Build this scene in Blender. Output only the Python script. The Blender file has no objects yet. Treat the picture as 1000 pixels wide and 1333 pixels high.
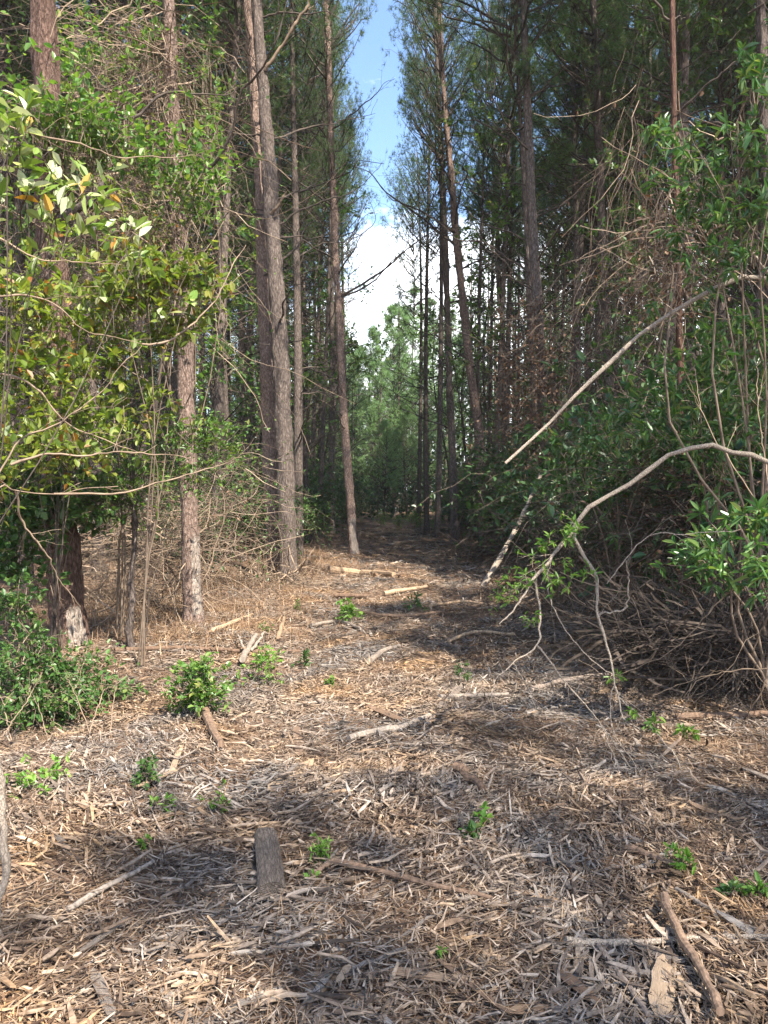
import bpy, math, random
import numpy as np
R = math.radians
rng = np.random.default_rng(7)
random.seed(7)
scene = bpy.context.scene
col = scene.collection

# ------------------------------------------------------------------ camera, sky, sun, exposure
F_PX, CAM_H, PITCH = 1000.0, 1.6, 1.52            # photograph is 1000 x 1333 px
cam_d = bpy.data.cameras.new('camera'); cam = bpy.data.objects.new('camera', cam_d); col.objects.link(cam)
cam.location = (0, 0, CAM_H); cam.rotation_euler = (R(90 - PITCH), 0, 0)
cam_d.sensor_fit = 'VERTICAL'; cam_d.sensor_height = 36; cam_d.lens = F_PX / 1333 * 36
cam_d.clip_end = 3000; scene.camera = cam

SUN_EL, SUN_AZ = 50.0, 142.0                       # azimuth clockwise from +Y (view direction)
world = bpy.data.worlds.new('World'); scene.world = world; world.use_nodes = True
nt = world.node_tree; nt.nodes.clear()
def N(t, typ, **kw):
    n = t.nodes.new(typ)
    for k, v in kw.items(): setattr(n, k, v)
    return n
sky = N(nt, 'ShaderNodeTexSky', sky_type='NISHITA', sun_disc=False, sun_elevation=R(SUN_EL), sun_rotation=R(SUN_AZ),
        altitude=50, air_density=1.0, dust_density=0.6, ozone_density=3.0)
tc = N(nt, 'ShaderNodeTexCoord'); mp = N(nt, 'ShaderNodeMapping')
mp.inputs['Scale'].default_value = (1, 1, 2.2); mp.inputs['Location'].default_value = (0.35, 0.1, 0.62)
cn = N(nt, 'ShaderNodeTexNoise'); cn.inputs['Scale'].default_value = 2.6; cn.inputs['Detail'].default_value = 7; cn.inputs['Roughness'].default_value = .58
cr = N(nt, 'ShaderNodeValToRGB'); cr.color_ramp.elements[0].position = .47; cr.color_ramp.elements[1].position = .62
mixc = N(nt, 'ShaderNodeMixRGB'); mixc.inputs[2].default_value = (11, 11.2, 11.5, 1)
bg = N(nt, 'ShaderNodeBackground'); bg.inputs['Strength'].default_value = 0.12
wo = N(nt, 'ShaderNodeOutputWorld')
L = nt.links.new
sx = N(nt, 'ShaderNodeSeparateXYZ'); eh = N(nt, 'ShaderNodeMapRange'); eh.inputs['From Min'].default_value = .2; eh.inputs['From Max'].default_value = .36; eh.inputs['To Min'].default_value = .14; eh.inputs['To Max'].default_value = -.16
ad = N(nt, 'ShaderNodeMath', operation='ADD'); L(tc.outputs['Generated'], sx.inputs[0]); L(sx.outputs['Z'], eh.inputs[0])
L(tc.outputs['Generated'], mp.inputs[0]); L(mp.outputs[0], cn.inputs['Vector']); L(cn.outputs['Fac'], ad.inputs[0]); L(eh.outputs[0], ad.inputs[1]); L(ad.outputs[0], cr.inputs[0])
L(cr.outputs[0], mixc.inputs[0]); L(sky.outputs[0], mixc.inputs[1]); L(mixc.outputs[0], bg.inputs[0]); L(bg.outputs[0], wo.inputs[0])

sd = bpy.data.lights.new('sun', 'SUN'); sd.energy = 5.0; sd.angle = R(0.53); sd.color = (1, .92, .79)
sun = bpy.data.objects.new('sun', sd); col.objects.link(sun)
az, el = R(SUN_AZ), R(SUN_EL)
sun.rotation_euler = (R(90) - el, 0, R(180) - az + R(0))
# a sun lamp shines along its -Z; aim it explicitly
from mathutils import Vector
to_sun = Vector((math.sin(az) * math.cos(el), math.cos(az) * math.cos(el), math.sin(el)))
sun.rotation_euler = to_sun.to_track_quat('Z', 'Y').to_euler()

vs = scene.view_settings; vs.view_transform = 'Standard'; vs.look = 'None'; vs.exposure = 1.8; vs.gamma = 1
vs.use_curve_mapping = False
cy = scene.cycles
cy.max_bounces = 6; cy.diffuse_bounces = 4; cy.glossy_bounces = 2; cy.transmission_bounces = 4
cy.use_denoising = True; cy.sample_clamp_indirect = 6

# ------------------------------------------------------------------ numeric helpers
def hash3(i, j, k):
    n = (i * 374761393 + j * 668265263 + k * 2147483647 + 144665) & 0x7fffffff
    n = ((n ^ (n >> 13)) * 1274126177) & 0x7fffffff
    n = ((n ^ (n >> 16)) * 668265263) & 0x7fffffff
    return ((n ^ (n >> 15)) & 0xffff) / 65535.0
def vnoise(p):
    p = np.asarray(p, float); i = np.floor(p).astype(np.int64); f = p - i; f = f * f * (3 - 2 * f)
    r = 0
    for a in (0, 1):
        for b in (0, 1):
            for c in (0, 1):
                w = (f[..., 0] if a else 1 - f[..., 0]) * (f[..., 1] if b else 1 - f[..., 1]) * (f[..., 2] if c else 1 - f[..., 2])
                r = r + w * hash3(i[..., 0] + a, i[..., 1] + b, i[..., 2] + c)
    return r * 2 - 1
def n2(x, y, s, z=0.0):
    x, y = np.broadcast_arrays(np.asarray(x, float), np.asarray(y, float))
    return vnoise(np.stack([x * s, y * s, np.full(x.shape, z)], -1))
def sstep(a, b, x):
    t = np.clip((np.asarray(x, float) - a) / (b - a), 0, 1); return t * t * (3 - 2 * t)
def path_x(y): return 0.0 + 0.034 * np.maximum(np.asarray(y, float) - 6, 0)
def terrain(x, y):
    x = np.asarray(x, float); y = np.asarray(y, float)
    u = np.abs(x - path_x(y)); fade = 1 - sstep(50, 90, np.hypot(x, y))
    side = sstep(1.7, 3.2, u)
    z = 0.05 * n2(x, y, .45) + 0.035 * n2(x, y, 1.3, 3.3) + 0.018 * n2(x, y, 3.7, 8.1)
    z = z + side * (0.10 + 0.10 * n2(x, y, .6, 5.5))
    z = z - 0.22 * np.exp(-(((x + 2.5) / .9) ** 2 + ((y - 5.9) / 1.0) ** 2))     # hollow under the left bank bush
    z = z - 0.06 * np.exp(-((u - .85) / .28) ** 2) * (1 - side)                    # faint wheel ruts
    return z * fade
def gz(x, y): return float(terrain(x, y))
cp, sp = math.cos(R(PITCH)), math.sin(R(PITCH))
def ray(px, py):
    a, b = (px - 500) / F_PX, (666.5 - py) / F_PX
    return np.array([a, cp + b * sp, -sp + b * cp])
def at(px, py, Y):
    d = ray(px, py); t = Y / d[1]; return np.array([0, 0, CAM_H]) + d * t
def gnd(px, py, dz=0.0):
    d = ray(px, py); lo, hi = .5, 200.0
    for t in np.linspace(.5, 80, 1600):
        p = d * t
        if CAM_H + p[2] < gz(p[0], p[1]): hi = t; break
        lo = t
    for _ in range(20):
        m = (lo + hi) / 2; p = d * m
        if CAM_H + p[2] < gz(p[0], p[1]): hi = m
        else: lo = m
    p = d * hi; return np.array([p[0], p[1], gz(p[0], p[1]) + dz])
def nrm(v): return v / np.maximum(np.linalg.norm(v, axis=-1, keepdims=True), 1e-9)
def rdir(n): return nrm(rng.normal(size=(n, 3)))
def smooth_line(pts, n):
    pts = np.asarray(pts, float)
    if len(pts) == 2: return pts[0] + (pts[1] - pts[0]) * np.linspace(0, 1, n)[:, None]
    s = np.r_[0, np.cumsum(np.linalg.norm(np.diff(pts, axis=0), axis=1))]
    P = np.vstack([2 * pts[0] - pts[1], pts, 2 * pts[-1] - pts[-2]])
    out = []
    for q in np.linspace(0, s[-1], n):
        i = min(max(np.searchsorted(s, q, side='right') - 1, 0), len(pts) - 2)
        t = (q - s[i]) / max(s[i + 1] - s[i], 1e-9)
        p0, p1, p2, p3 = P[i], P[i + 1], P[i + 2], P[i + 3]
        out.append(.5 * ((2 * p1) + (p2 - p0) * t + (2 * p0 - 5 * p1 + 4 * p2 - p3) * t * t + (3 * p1 - p0 - 3 * p2 + p3) * t ** 3))
    return np.array(out)

# ------------------------------------------------------------------ mesh helpers
class MB:
    def __init__(s): s.v = []; s.f = []; s.n = 0; s.attr = []
    def add(s, V, F, mat=0):
        V = np.asarray(V, float).reshape(-1, 3); F = np.asarray(F, np.int64)
        s.v.append(V); s.f.append((F + s.n, mat)); s.n += len(V); return s
    def mesh(s, name, mats, smooth=False, attrs=None):
        me = bpy.data.meshes.new(name); V = np.concatenate(s.v)
        me.vertices.add(len(V)); me.vertices.foreach_set('co', V.astype(np.float32).ravel())
        li = np.concatenate([f.ravel() for f, _ in s.f]); sz = np.concatenate([np.full(len(f), f.shape[1]) for f, _ in s.f])
        mi = np.concatenate([np.full(len(f), m) for f, m in s.f])
        me.loops.add(len(li)); me.polygons.add(len(sz))
        me.loops.foreach_set('vertex_index', li.astype(np.int32))
        me.polygons.foreach_set('loop_start', np.r_[0, np.cumsum(sz)[:-1]].astype(np.int32))
        me.polygons.foreach_set('material_index', mi.astype(np.int32))
        me.polygons.foreach_set('use_smooth', np.full(len(sz), bool(smooth)))
        me.update(calc_edges=True)
        for m in (mats if isinstance(mats, (list, tuple)) else [mats]): me.materials.append(m)
        for k, a in (attrs or {}).items():
            at_ = me.attributes.new(k, 'FLOAT', 'POINT'); at_.data.foreach_set('value', np.asarray(a, np.float32))
        return me
def obj(name, me, parent=None, loc=None):
    o = bpy.data.objects.new(name, me); col.objects.link(o)
    if parent is not None: o.parent = parent
    if loc is not None: o.location = tuple(loc)
    return o
def thing(name, label, cat, loc=(0, 0, 0), group=None):
    o = bpy.data.objects.new(name, None); col.objects.link(o); o.location = tuple(loc); o.empty_display_size = .1
    return tag(o, label, cat, group)
def tag(o, label, cat, group=None, kind=None):
    o['label'] = label; o['category'] = cat
    if group: o['group'] = group
    if kind: o['kind'] = kind
    return o
def dup(root, loc, rotz, scale=1.0, label=None, group=None, tilt=(0, 0)):
    r = root.copy(); col.objects.link(r); r.location = tuple(loc); r.rotation_euler = (tilt[0], tilt[1], rotz)
    r.scale = (scale,) * 3 if np.isscalar(scale) else tuple(scale)
    if label: r['label'] = label
    if group: r['group'] = group
    for ch in list(root.children):
        c = ch.copy(); col.objects.link(c); c.parent = r
    return r

def tubes(P, Rr, sides=4):
    """P (B,S,3) centre lines, Rr (B,S) radii -> verts, quads"""
    P = np.asarray(P, float); B, S, _ = P.shape; Rr = np.broadcast_to(Rr, (B, S))
    T = np.gradient(P, axis=1); T = nrm(T)
    mean = nrm(P[:, -1] - P[:, 0]); ref = np.where(np.abs(mean[:, 2:3]) > .8, np.array([[1., 0, 0]]), np.array([[0, 0, 1.]]))
    A = nrm(np.cross(T, ref[:, None, :])); C = np.cross(T, A)
    th = np.linspace(0, 2 * np.pi, sides, endpoint=False)
    V = P[:, :, None, :] + Rr[:, :, None, None] * (A[:, :, None, :] * np.cos(th)[None, None, :, None] + C[:, :, None, :] * np.sin(th)[None, None, :, None])
    idx = np.arange(B * S * sides).reshape(B, S, sides)
    a = idx[:, :-1, :]; b = idx[:, 1:, :]
    Fq = np.stack([a, np.roll(a, -1, 2), np.roll(b, -1, 2), b], -1).reshape(-1, 4)
    return V.reshape(-1, 3), Fq
def leaves(pos, d, up, ln, wd, fold=.25, curl=.12):
    """folded two-quad leaves"""
    pos = np.asarray(pos); d = nrm(d); sd_ = nrm(np.cross(d, up)); nn = np.cross(sd_, d); n = len(pos)
    ln = np.broadcast_to(ln, n)[:, None]; wd = np.broadcast_to(wd, n)[:, None]
    def pt(t, s, h): return pos + d * ln * t + sd_ * wd * s + nn * ln * h
    V = np.stack([pt(0, 0, 0), pt(.36, .5, fold * .22), pt(.74, .36, fold * .15 - curl * .4), pt(1, 0, -curl), pt(.74, -.36, fold * .15 - curl * .4), pt(.36, -.5, fold * .22)], 1)
    b = np.arange(n)[:, None] * 6
    Fq = np.concatenate([b + np.array([[0, 1, 2, 3]]), b + np.array([[0, 3, 4, 5]])])
    return V.reshape(-1, 3), Fq
def needles(pos, d, K, ln, wd, spread=.75, droop=.15):
    n = len(pos); pos = np.repeat(pos, K, 0); d = np.repeat(nrm(d), K, 0)
    r = rdir(n * K); q = nrm(d * (1 - spread * .55) + r * spread); q[:, 2] -= droop * rng.random(n * K); q = nrm(q)
    s = nrm(np.cross(q, rdir(n * K))); l = (ln * (.7 + .5 * rng.random(n * K)))[:, None]
    V = np.stack([pos + s * wd, pos - s * wd, pos + q * l], 1)
    return V.reshape(-1, 3), np.arange(n * K * 3).reshape(-1, 3)

# ------------------------------------------------------------------ materials
def new_mat(name):
    m = bpy.data.materials.new(name); m.use_nodes = True; t = m.node_tree; t.nodes.clear()
    return m, t, N(t, 'ShaderNodeOutputMaterial')
def ramp(t, stops, interp='LINEAR'):
    n = N(t, 'ShaderNodeValToRGB'); e = n.color_ramp.elements; n.color_ramp.interpolation = interp
    while len(e) < len(stops): e.new(.5)
    for k, (p, c) in enumerate(stops): e[k].position = p; e[k].color = (*c, 1)
    return n
def leaf_mat(name, stops, transl=.35, rough=.45, spec=.4, tint=(1.25, 1.35, .6), bymix=.25):
    m, t, o = new_mat(name)
    g = N(t, 'ShaderNodeNewGeometry'); oi = N(t, 'ShaderNodeObjectInfo')
    cr_ = ramp(t, stops)
    hs = N(t, 'ShaderNodeHueSaturation')
    ma = N(t, 'ShaderNodeMapRange'); ma.inputs['To Min'].default_value = 1 - bymix; ma.inputs['To Max'].default_value = 1 + bymix
    l = t.links.new
    l(g.outputs['Random Per Island'], cr_.inputs[0]); l(cr_.outputs[0], hs.inputs['Color'])
    l(oi.outputs['Random'], ma.inputs[0]); l(ma.outputs[0], hs.inputs['Value'])
    p = N(t, 'ShaderNodeBsdfPrincipled'); p.inputs['Roughness'].default_value = rough; p.inputs['Specular IOR Level'].default_value = spec
    l(hs.outputs[0], p.inputs['Base Color'])
    tr = N(t, 'ShaderNodeBsdfTranslucent'); mu = N(t, 'ShaderNodeMixRGB', blend_type='MULTIPLY'); mu.inputs[0].default_value = 1; mu.inputs[2].default_value = (*tint, 1)
    l(hs.outputs[0], mu.inputs[1]); l(mu.outputs[0], tr.inputs[0])
    mx = N(t, 'ShaderNodeMixShader'); mx.inputs[0].default_value = transl
    l(p.outputs[0], mx.inputs[1]); l(tr.outputs[0], mx.inputs[2]); l(mx.outputs[0], o.inputs[0])
    return m
def bark_mat(name, ca, cb, cc, scale=(14, 14, 4), bump=.9, bare=False, lichen=None, objvar=.2):
    m, t, o = new_mat(name); l = t.links.new
    c = N(t, 'ShaderNodeTexCoord'); mpp = N(t, 'ShaderNodeMapping'); mpp.inputs['Scale'].default_value = scale
    oi = N(t, 'ShaderNodeObjectInfo')
    l(c.outputs['Object'], mpp.inputs[0])
    no = N(t, 'ShaderNodeTexNoise'); no.inputs['Scale'].default_value = 1.2; no.inputs['Detail'].default_value = 6
    mxv = N(t, 'ShaderNodeMixRGB', blend_type='ADD'); mxv.inputs[0].default_value = 1.6; no.inputs['Roughness'].default_value = .65
    l(mpp.outputs[0], no.inputs['Vector']); l(mpp.outputs[0], mxv.inputs[1]); l(no.outputs['Color'], mxv.inputs[2])
    vo = N(t, 'ShaderNodeTexVoronoi', feature='DISTANCE_TO_EDGE'); vo.inputs['Scale'].default_value = 1.3
    l(mxv.outputs[0], vo.inputs['Vector'])
    n3 = N(t, 'ShaderNodeTexNoise'); n3.inputs['Scale'].default_value = 3.2; n3.inputs['Detail'].default_value = 8; n3.inputs['Roughness'].default_value = .7
    l(mpp.outputs[0], n3.inputs['Vector'])
    r1 = ramp(t, [(.3, cb), (.5, ca), (.68, cc)]); l(n3.outputs['Fac'], r1.inputs[0])
    r2 = ramp(t, [(0., (.5, .5, .5)), (.2, (1, 1, 1))]); l(vo.outputs['Distance'], r2.inputs[0])
    mu = N(t, 'ShaderNodeMixRGB', blend_type='MULTIPLY'); mu.inputs[0].default_value = .85
    l(r1.outputs[0], mu.inputs[1]); l(r2.outputs[0], mu.inputs[2]); colr = mu.outputs[0]
    hs = N(t, 'ShaderNodeHueSaturation'); mr = N(t, 'ShaderNodeMapRange'); mr.inputs['To Min'].default_value = 1 - objvar; mr.inputs['To Max'].default_value = 1 + objvar
    l(oi.outputs['Random'], mr.inputs[0]); l(mr.outputs[0], hs.inputs['Value']); l(colr, hs.inputs['Color']); colr = hs.outputs[0]
    if bare:
        a = N(t, 'ShaderNodeAttribute', attribute_name='bare')
        gn = N(t, 'ShaderNodeTexNoise'); gn.inputs['Scale'].default_value = 2.5; gn.inputs['Detail'].default_value = 5
        st = N(t, 'ShaderNodeMapping'); st.inputs['Scale'].default_value = (30, 30, 3); l(c.outputs['Object'], st.inputs[0]); l(st.outputs[0], gn.inputs['Vector'])
        rb = ramp(t, [(.35, (.17, .13, .105)), (.6, (.36, .31, .27))]); l(gn.outputs['Fac'], rb.inputs[0])
        ad = N(t, 'ShaderNodeMath', operation='ADD'); l(a.outputs['Fac'], ad.inputs[0])
        sm = N(t, 'ShaderNodeMapRange'); sm.inputs['From Min'].default_value = .3; sm.inputs['From Max'].default_value = .7; sm.inputs['To Min'].default_value = -.25; sm.inputs['To Max'].default_value = .25
        l(n3.outputs['Fac'], sm.inputs[0]); l(sm.outputs[0], ad.inputs[1])
        rs = ramp(t, [(.45, (0, 0, 0)), (.55, (1, 1, 1))]); l(ad.outputs[0], rs.inputs[0])
        mb_ = N(t, 'ShaderNodeMixRGB'); l(rs.outputs[0], mb_.inputs[0]); l(colr, mb_.inputs[1]); l(rb.outputs[0], mb_.inputs[2]); colr = mb_.outputs[0]
    p = N(t, 'ShaderNodeBsdfPrincipled'); p.inputs['Roughness'].default_value = .9; p.inputs['Specular IOR Level'].default_value = .15
    l(colr, p.inputs['Base Color'])
    hm = N(t, 'ShaderNodeMath', operation='MULTIPLY'); l(r2.outputs[0], hm.inputs[0]); l(n3.outputs['Fac'], hm.inputs[1])
    bp = N(t, 'ShaderNodeBump'); bp.inputs['Strength'].default_value = bump; bp.inputs['Distance'].default_value = .04
    l(hm.outputs[0], bp.inputs['Height']); l(bp.outputs[0], p.inputs['Normal']); l(p.outputs[0], o.inputs[0])
    return m
def wood_mat(name, stops, grain=(60, 60, 5), island=False, rough=.8, bump=.3, patch=False):
    """weathered wood: per piece colour with grain along local z"""
    m, t, o = new_mat(name); l = t.links.new
    src = N(t, 'ShaderNodeNewGeometry').outputs['Random Per Island'] if island else N(t, 'ShaderNodeObjectInfo').outputs['Random']
    cr_ = ramp(t, stops); l(src, cr_.inputs[0])
    c = N(t, 'ShaderNodeTexCoord'); mpp = N(t, 'ShaderNodeMapping'); mpp.inputs['Scale'].default_value = grain; l(c.outputs['Object'], mpp.inputs[0])
    no = N(t, 'ShaderNodeTexNoise'); no.inputs['Scale'].default_value = 1; no.inputs['Detail'].default_value = 5; l(mpp.outputs[0], no.inputs['Vector'])
    rr = ramp(t, [(.3, (.5, .48, .46)), (.65, (1.15, 1.12, 1.08))]); l(no.outputs['Fac'], rr.inputs[0])
    mu = N(t, 'ShaderNodeMixRGB', blend_type='MULTIPLY'); mu.inputs[0].default_value = 1; l(cr_.outputs[0], mu.inputs[1]); l(rr.outputs[0], mu.inputs[2])
    p = N(t, 'ShaderNodeBsdfPrincipled'); p.inputs['Roughness'].default_value = rough; p.inputs['Specular IOR Level'].default_value = .2
    out = mu.outputs[0]
    if patch:
        pn = N(t, 'ShaderNodeTexNoise'); pn.inputs['Scale'].default_value = 1.1; pn.inputs['Detail'].default_value = 4; l(c.outputs['Object'], pn.inputs['Vector'])
        m1 = N(t, 'ShaderNodeMapRange'); m2_ = N(t, 'ShaderNodeMapRange')
        for q, a_, b_ in ((m1, .45, 1.4), (m2_, .74, 1.2)): q.inputs['From Min'].default_value = .34; q.inputs['From Max'].default_value = .66; q.inputs['To Min'].default_value = a_; q.inputs['To Max'].default_value = b_; l(pn.outputs['Fac'], q.inputs[0])
        hs = N(t, 'ShaderNodeHueSaturation'); l(out, hs.inputs['Color']); l(m1.outputs[0], hs.inputs['Saturation']); l(m2_.outputs[0], hs.inputs['Value']); out = hs.outputs[0]
    l(out, p.inputs['Base Color'])
    if bump:
        bp = N(t, 'ShaderNodeBump'); bp.inputs['Strength'].default_value = bump; bp.inputs['Distance'].default_value = .006
        l(no.outputs['Fac'], bp.inputs['Height']); l(bp.outputs[0], p.inputs['Normal'])
    l(p.outputs[0], o.inputs[0]); return m

M = {}
M['needle'] = leaf_mat('pine_needle', [(0, (.04, .085, .03)), (.5, (.065, .12, .04)), (.92, (.10, .15, .05)), (1, (.17, .13, .06))], .38, .5, .3)
M['needle_young'] = leaf_mat('young_pine_needle', [(0, (.11, .20, .085)), (.6, (.155, .255, .11)), (1, (.21, .30, .13))], .35, .5, .3)  # colour raised to stand in for sunlight on the far pines
M['bark'] = bark_mat('pine_bark', (.125, .098, .085), (.052, .040, .035), (.235, .195, .175), (16, 16, 4.5), .8)
M['bark_hero'] = bark_mat('flaky_pine_bark', (.245, .17, .138), (.085, .055, .044), (.41, .325, .28), (20, 20, 7), .9, bare=True)
M['bark_char'] = bark_mat('charred_pine_bark', (.165, .10, .076), (.045, .032, .027), (.29, .205, .17), (17, 17, 6), 1.0, bare=True)
M['bark_red'] = bark_mat('reddish_bark', (.115, .06, .044), (.05, .028, .022), (.18, .12, .09), (22, 22, 4), .6)
M['twig'] = wood_mat('dry_twig', [(0, (.07, .05, .04)), (.5, (.15, .115, .09)), (1, (.28, .22, .17))], (9, 9, 9), island=True, bump=0)
M['twig_pale'] = wood_mat('pale_vine', [(0, (.11, .08, .06)), (.5, (.20, .148, .108)), (1, (.33, .26, .195))], (9, 9, 9), island=True, bump=0)
M['twig_dark'] = wood_mat('dead_limb', [(0, (.035, .028, .024)), (1, (.10, .08, .068))], (9, 9, 9), island=True, bump=0)
M['leaf_yellow'] = leaf_mat('vine_leaf', [(0, (.09, .15, .025)), (.45, (.16, .22, .035)), (.75, (.23, .275, .05)), (.93, (.31, .31, .08)), (.97, (.30, .14, .03)), (1, (.22, .09, .03))], .48, .42, .45)
M['leaf_vine'] = leaf_mat('green_vine_leaf', [(0, (.05, .12, .022)), (.5, (.085, .165, .03)), (.9, (.14, .215, .045)), (1, (.22, .23, .06))], .4, .42, .45)
M['leaf_mid'] = leaf_mat('shrub_leaf', [(0, (.035, .085, .02)), (.5, (.055, .12, .028)), (.9, (.09, .16, .04)), (1, (.14, .17, .05))], .35, .42, .45)
M['leaf_big'] = leaf_mat('broad_leaf', [(0, (.10, .17, .03)), (.5, (.17, .23, .05)), (.72, (.34, .37, .24)), (.9, (.44, .45, .34)), (.96, (.38, .22, .03)), (1, (.30, .14, .03))], .35, .4, .45)
M['leaf_dark'] = leaf_mat('dark_leaf', [(0, (.02, .055, .018)), (.6, (.035, .085, .026)), (1, (.06, .115, .032))], .28, .38, .5)
M['leaf_bay'] = leaf_mat('lance_leaf', [(0, (.035, .095, .026)), (.5, (.06, .14, .035)), (.85, (.11, .20, .05)), (1, (.20, .24, .07))], .35, .33, .55)
M['leaf_lime'] = leaf_mat('seedling_leaf', [(0, (.07, .16, .025)), (.6, (.12, .23, .035)), (1, (.19, .29, .06))], .4, .42, .4)
M['leaf_dead'] = leaf_mat('dead_leaf', [(0, (.06, .034, .022)), (.6, (.11, .064, .04)), (1, (.19, .12, .08))], .2, .6, .2, tint=(1.1, 1, .8))
M['straw'] = leaf_mat('dry_straw', [(0, (.15, .085, .05)), (.5, (.26, .165, .10)), (1, (.42, .30, .19))], .2, .6, .2, tint=(1.1, 1, .8))
M['chip'] = wood_mat('shredded_wood', [(0, (.045, .032, .026)), (.22, (.11, .08, .062)), (.45, (.205, .150, .11)), (.65, (.25, .203, .168)), (.82, (.33, .242, .168)), (.95, (.35, .29, .24)), (1, (.46, .38, .31))], (40, 40, 40), island=True, bump=0, patch=True)
M['splint_grey'] = wood_mat('weathered_splinter', [(0, (.13, .11, .097)), (.6, (.25, .22, .195)), (1, (.36, .325, .29))])
M['splint_tan'] = wood_mat('fresh_splinter', [(0, (.17, .115, .078)), (.5, (.29, .205, .14)), (1, (.42, .31, .215))])
M['log_grey'] = wood_mat('grey_deadwood', [(0, (.19, .155, .135)), (1, (.29, .25, .215))], bump=.8)
M['log_old'] = bark_mat('old_log', (.22, .18, .155), (.11, .085, .07), (.32, .27, .23), (60, 60, 9), 1.0)
M['log_brown'] = wood_mat('brown_deadwood', [(0, (.13, .085, .06)), (1, (.21, .145, .105))])
M['log_tan'] = wood_mat('tan_deadwood', [(0, (.28, .20, .135)), (1, (.40, .30, .21))])
M['branch_pale'] = bark_mat('bare_branch', (.40, .33, .265), (.22, .175, .135), (.53, .46, .38), (70, 70, 30), .6)
M['dirt'] = None
def ground_mat():
    m, t, o = new_mat('forest_floor'); l = t.links.new
    c = N(t, 'ShaderNodeTexCoord')
    def noi(s, d=6, r=.6):
        n = N(t, 'ShaderNodeTexNoise'); n.inputs['Scale'].default_value = s; n.inputs['Detail'].default_value = d; n.inputs['Roughness'].default_value = r
        l(c.outputs['Object'], n.inputs['Vector']); return n
    a, b, d = noi(.9), noi(14, 8, .7), noi(70, 6, .75)
    r1 = ramp(t, [(.25, (.07, .051, .041)), (.45, (.16, .119, .093)), (.6, (.24, .18, .138)), (.78, (.28, .24, .205))]); l(b.outputs['Fac'], r1.inputs[0])
    r2 = ramp(t, [(.3, (.55, .48, .42)), (.7, (1.2, 1.15, 1.1))]); l(d.outputs['Fac'], r2.inputs[0])
    mu = N(t, 'ShaderNodeMixRGB', blend_type='MULTIPLY'); mu.inputs[0].default_value = 1; l(r1.outputs[0], mu.inputs[1]); l(r2.outputs[0], mu.inputs[2])
    r3 = ramp(t, [(.35, (.8, .72, .66)), (.65, (1.12, 1.06, 1.0))]); l(a.outputs['Fac'], r3.inputs[0])
    m2 = N(t, 'ShaderNodeMixRGB', blend_type='MULTIPLY'); m2.inputs[0].default_value = 1; l(mu.outputs[0], m2.inputs[1]); l(r3.outputs[0], m2.inputs[2])
    p = N(t, 'ShaderNodeBsdfPrincipled'); p.inputs['Roughness'].default_value = .95; p.inputs['Specular IOR Level'].default_value = .1
    l(m2.outputs[0], p.inputs['Base Color'])
    bp = N(t, 'ShaderNodeBump'); bp.inputs['Strength'].default_value = .9; bp.inputs['Distance'].default_value = .02
    l(d.outputs['Fac'], bp.inputs['Height']); l(bp.outputs[0], p.inputs['Normal']); l(p.outputs[0], o.inputs[0]); return m
M['dirt'] = ground_mat()

# ------------------------------------------------------------------ ground: one sheet to the horizon
def graded(lo, hi, step, far):
    a = np.arange(lo, hi + 1e-6, step); g = [];
    s, v = step, hi
    while v < far: s *= 1.25; v += s; g.append(v)
    h = []; s, v = step, lo
    while v > -far: s *= 1.25; v -= s; h.append(v)
    return np.r_[h[::-1], a, g]
xs = graded(-6, 6, .09, 900); ys = graded(0, 30, .12, 900)
X, Y = np.meshgrid(xs, ys); Z = terrain(X, Y)
idx = np.arange(X.size).reshape(X.shape)
g = MB().add(np.stack([X, Y, Z], -1), np.stack([idx[:-1, :-1], idx[:-1, 1:], idx[1:, 1:], idx[1:, :-1]], -1).reshape(-1, 4))
ground = obj('ground', g.mesh('ground', M['dirt'], True)); ground['kind'] = 'structure'

# ------------------------------------------------------------------ pines: shared variants for the stand
def limb_batch(z, az_, ln, rise, curve, S=6, jit=.06):
    """limbs leaving a vertical axis"""
    B = len(z); t = np.linspace(0, 1, S)[None, :]
    r = ln[:, None] * t
    h = z[:, None] + ln[:, None] * (rise[:, None] * t + curve[:, None] * t * t)
    P = np.stack([np.cos(az_)[:, None] * r, np.sin(az_)[:, None] * r, h], -1)
    P[:, 1:] += rng.normal(size=(B, S - 1, 3)) * jit * ln[:, None, None] * t[:, 1:, None]
    return P
def sub_limbs(P, k, lo=.3, lnf=(.2, .5), lift=.3, S=4):
    """k side twigs per limb"""
    B, S0, _ = P.shape; tt = lo + (1 - lo) * rng.random((B, k)); f = tt * (S0 - 1); i = np.minimum(f.astype(int), S0 - 2); fr = (f - i)[..., None]
    bi = np.arange(B)[:, None]; q = P[bi, i] * (1 - fr) + P[bi, i + 1] * fr
    d = nrm(P[bi, i + 1] - P[bi, i]); full = np.linalg.norm(P[:, -1] - P[:, 0], axis=1)[:, None, None]
    e = nrm(d * .7 + rdir(B * k).reshape(B, k, 3) * .75 + np.array([0, 0, lift])) * full * (lnf[0] + (lnf[1] - lnf[0]) * rng.random((B, k, 1))) * (1.15 - tt[..., None] * .6)
    t = np.linspace(0, 1, S)[None, None, :, None]
    out = q[:, :, None, :] + e[:, :, None, :] * t; out[..., 2] += (lift * .4 * np.linalg.norm(e, axis=-1))[:, :, None] * (t[..., 0] ** 2)
    out[:, :, 1:] += rng.normal(size=(B, k, S - 1, 3)) * .04 * np.linalg.norm(e, axis=-1)[:, :, None, None]
    return out.reshape(B * k, S, 3)
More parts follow.
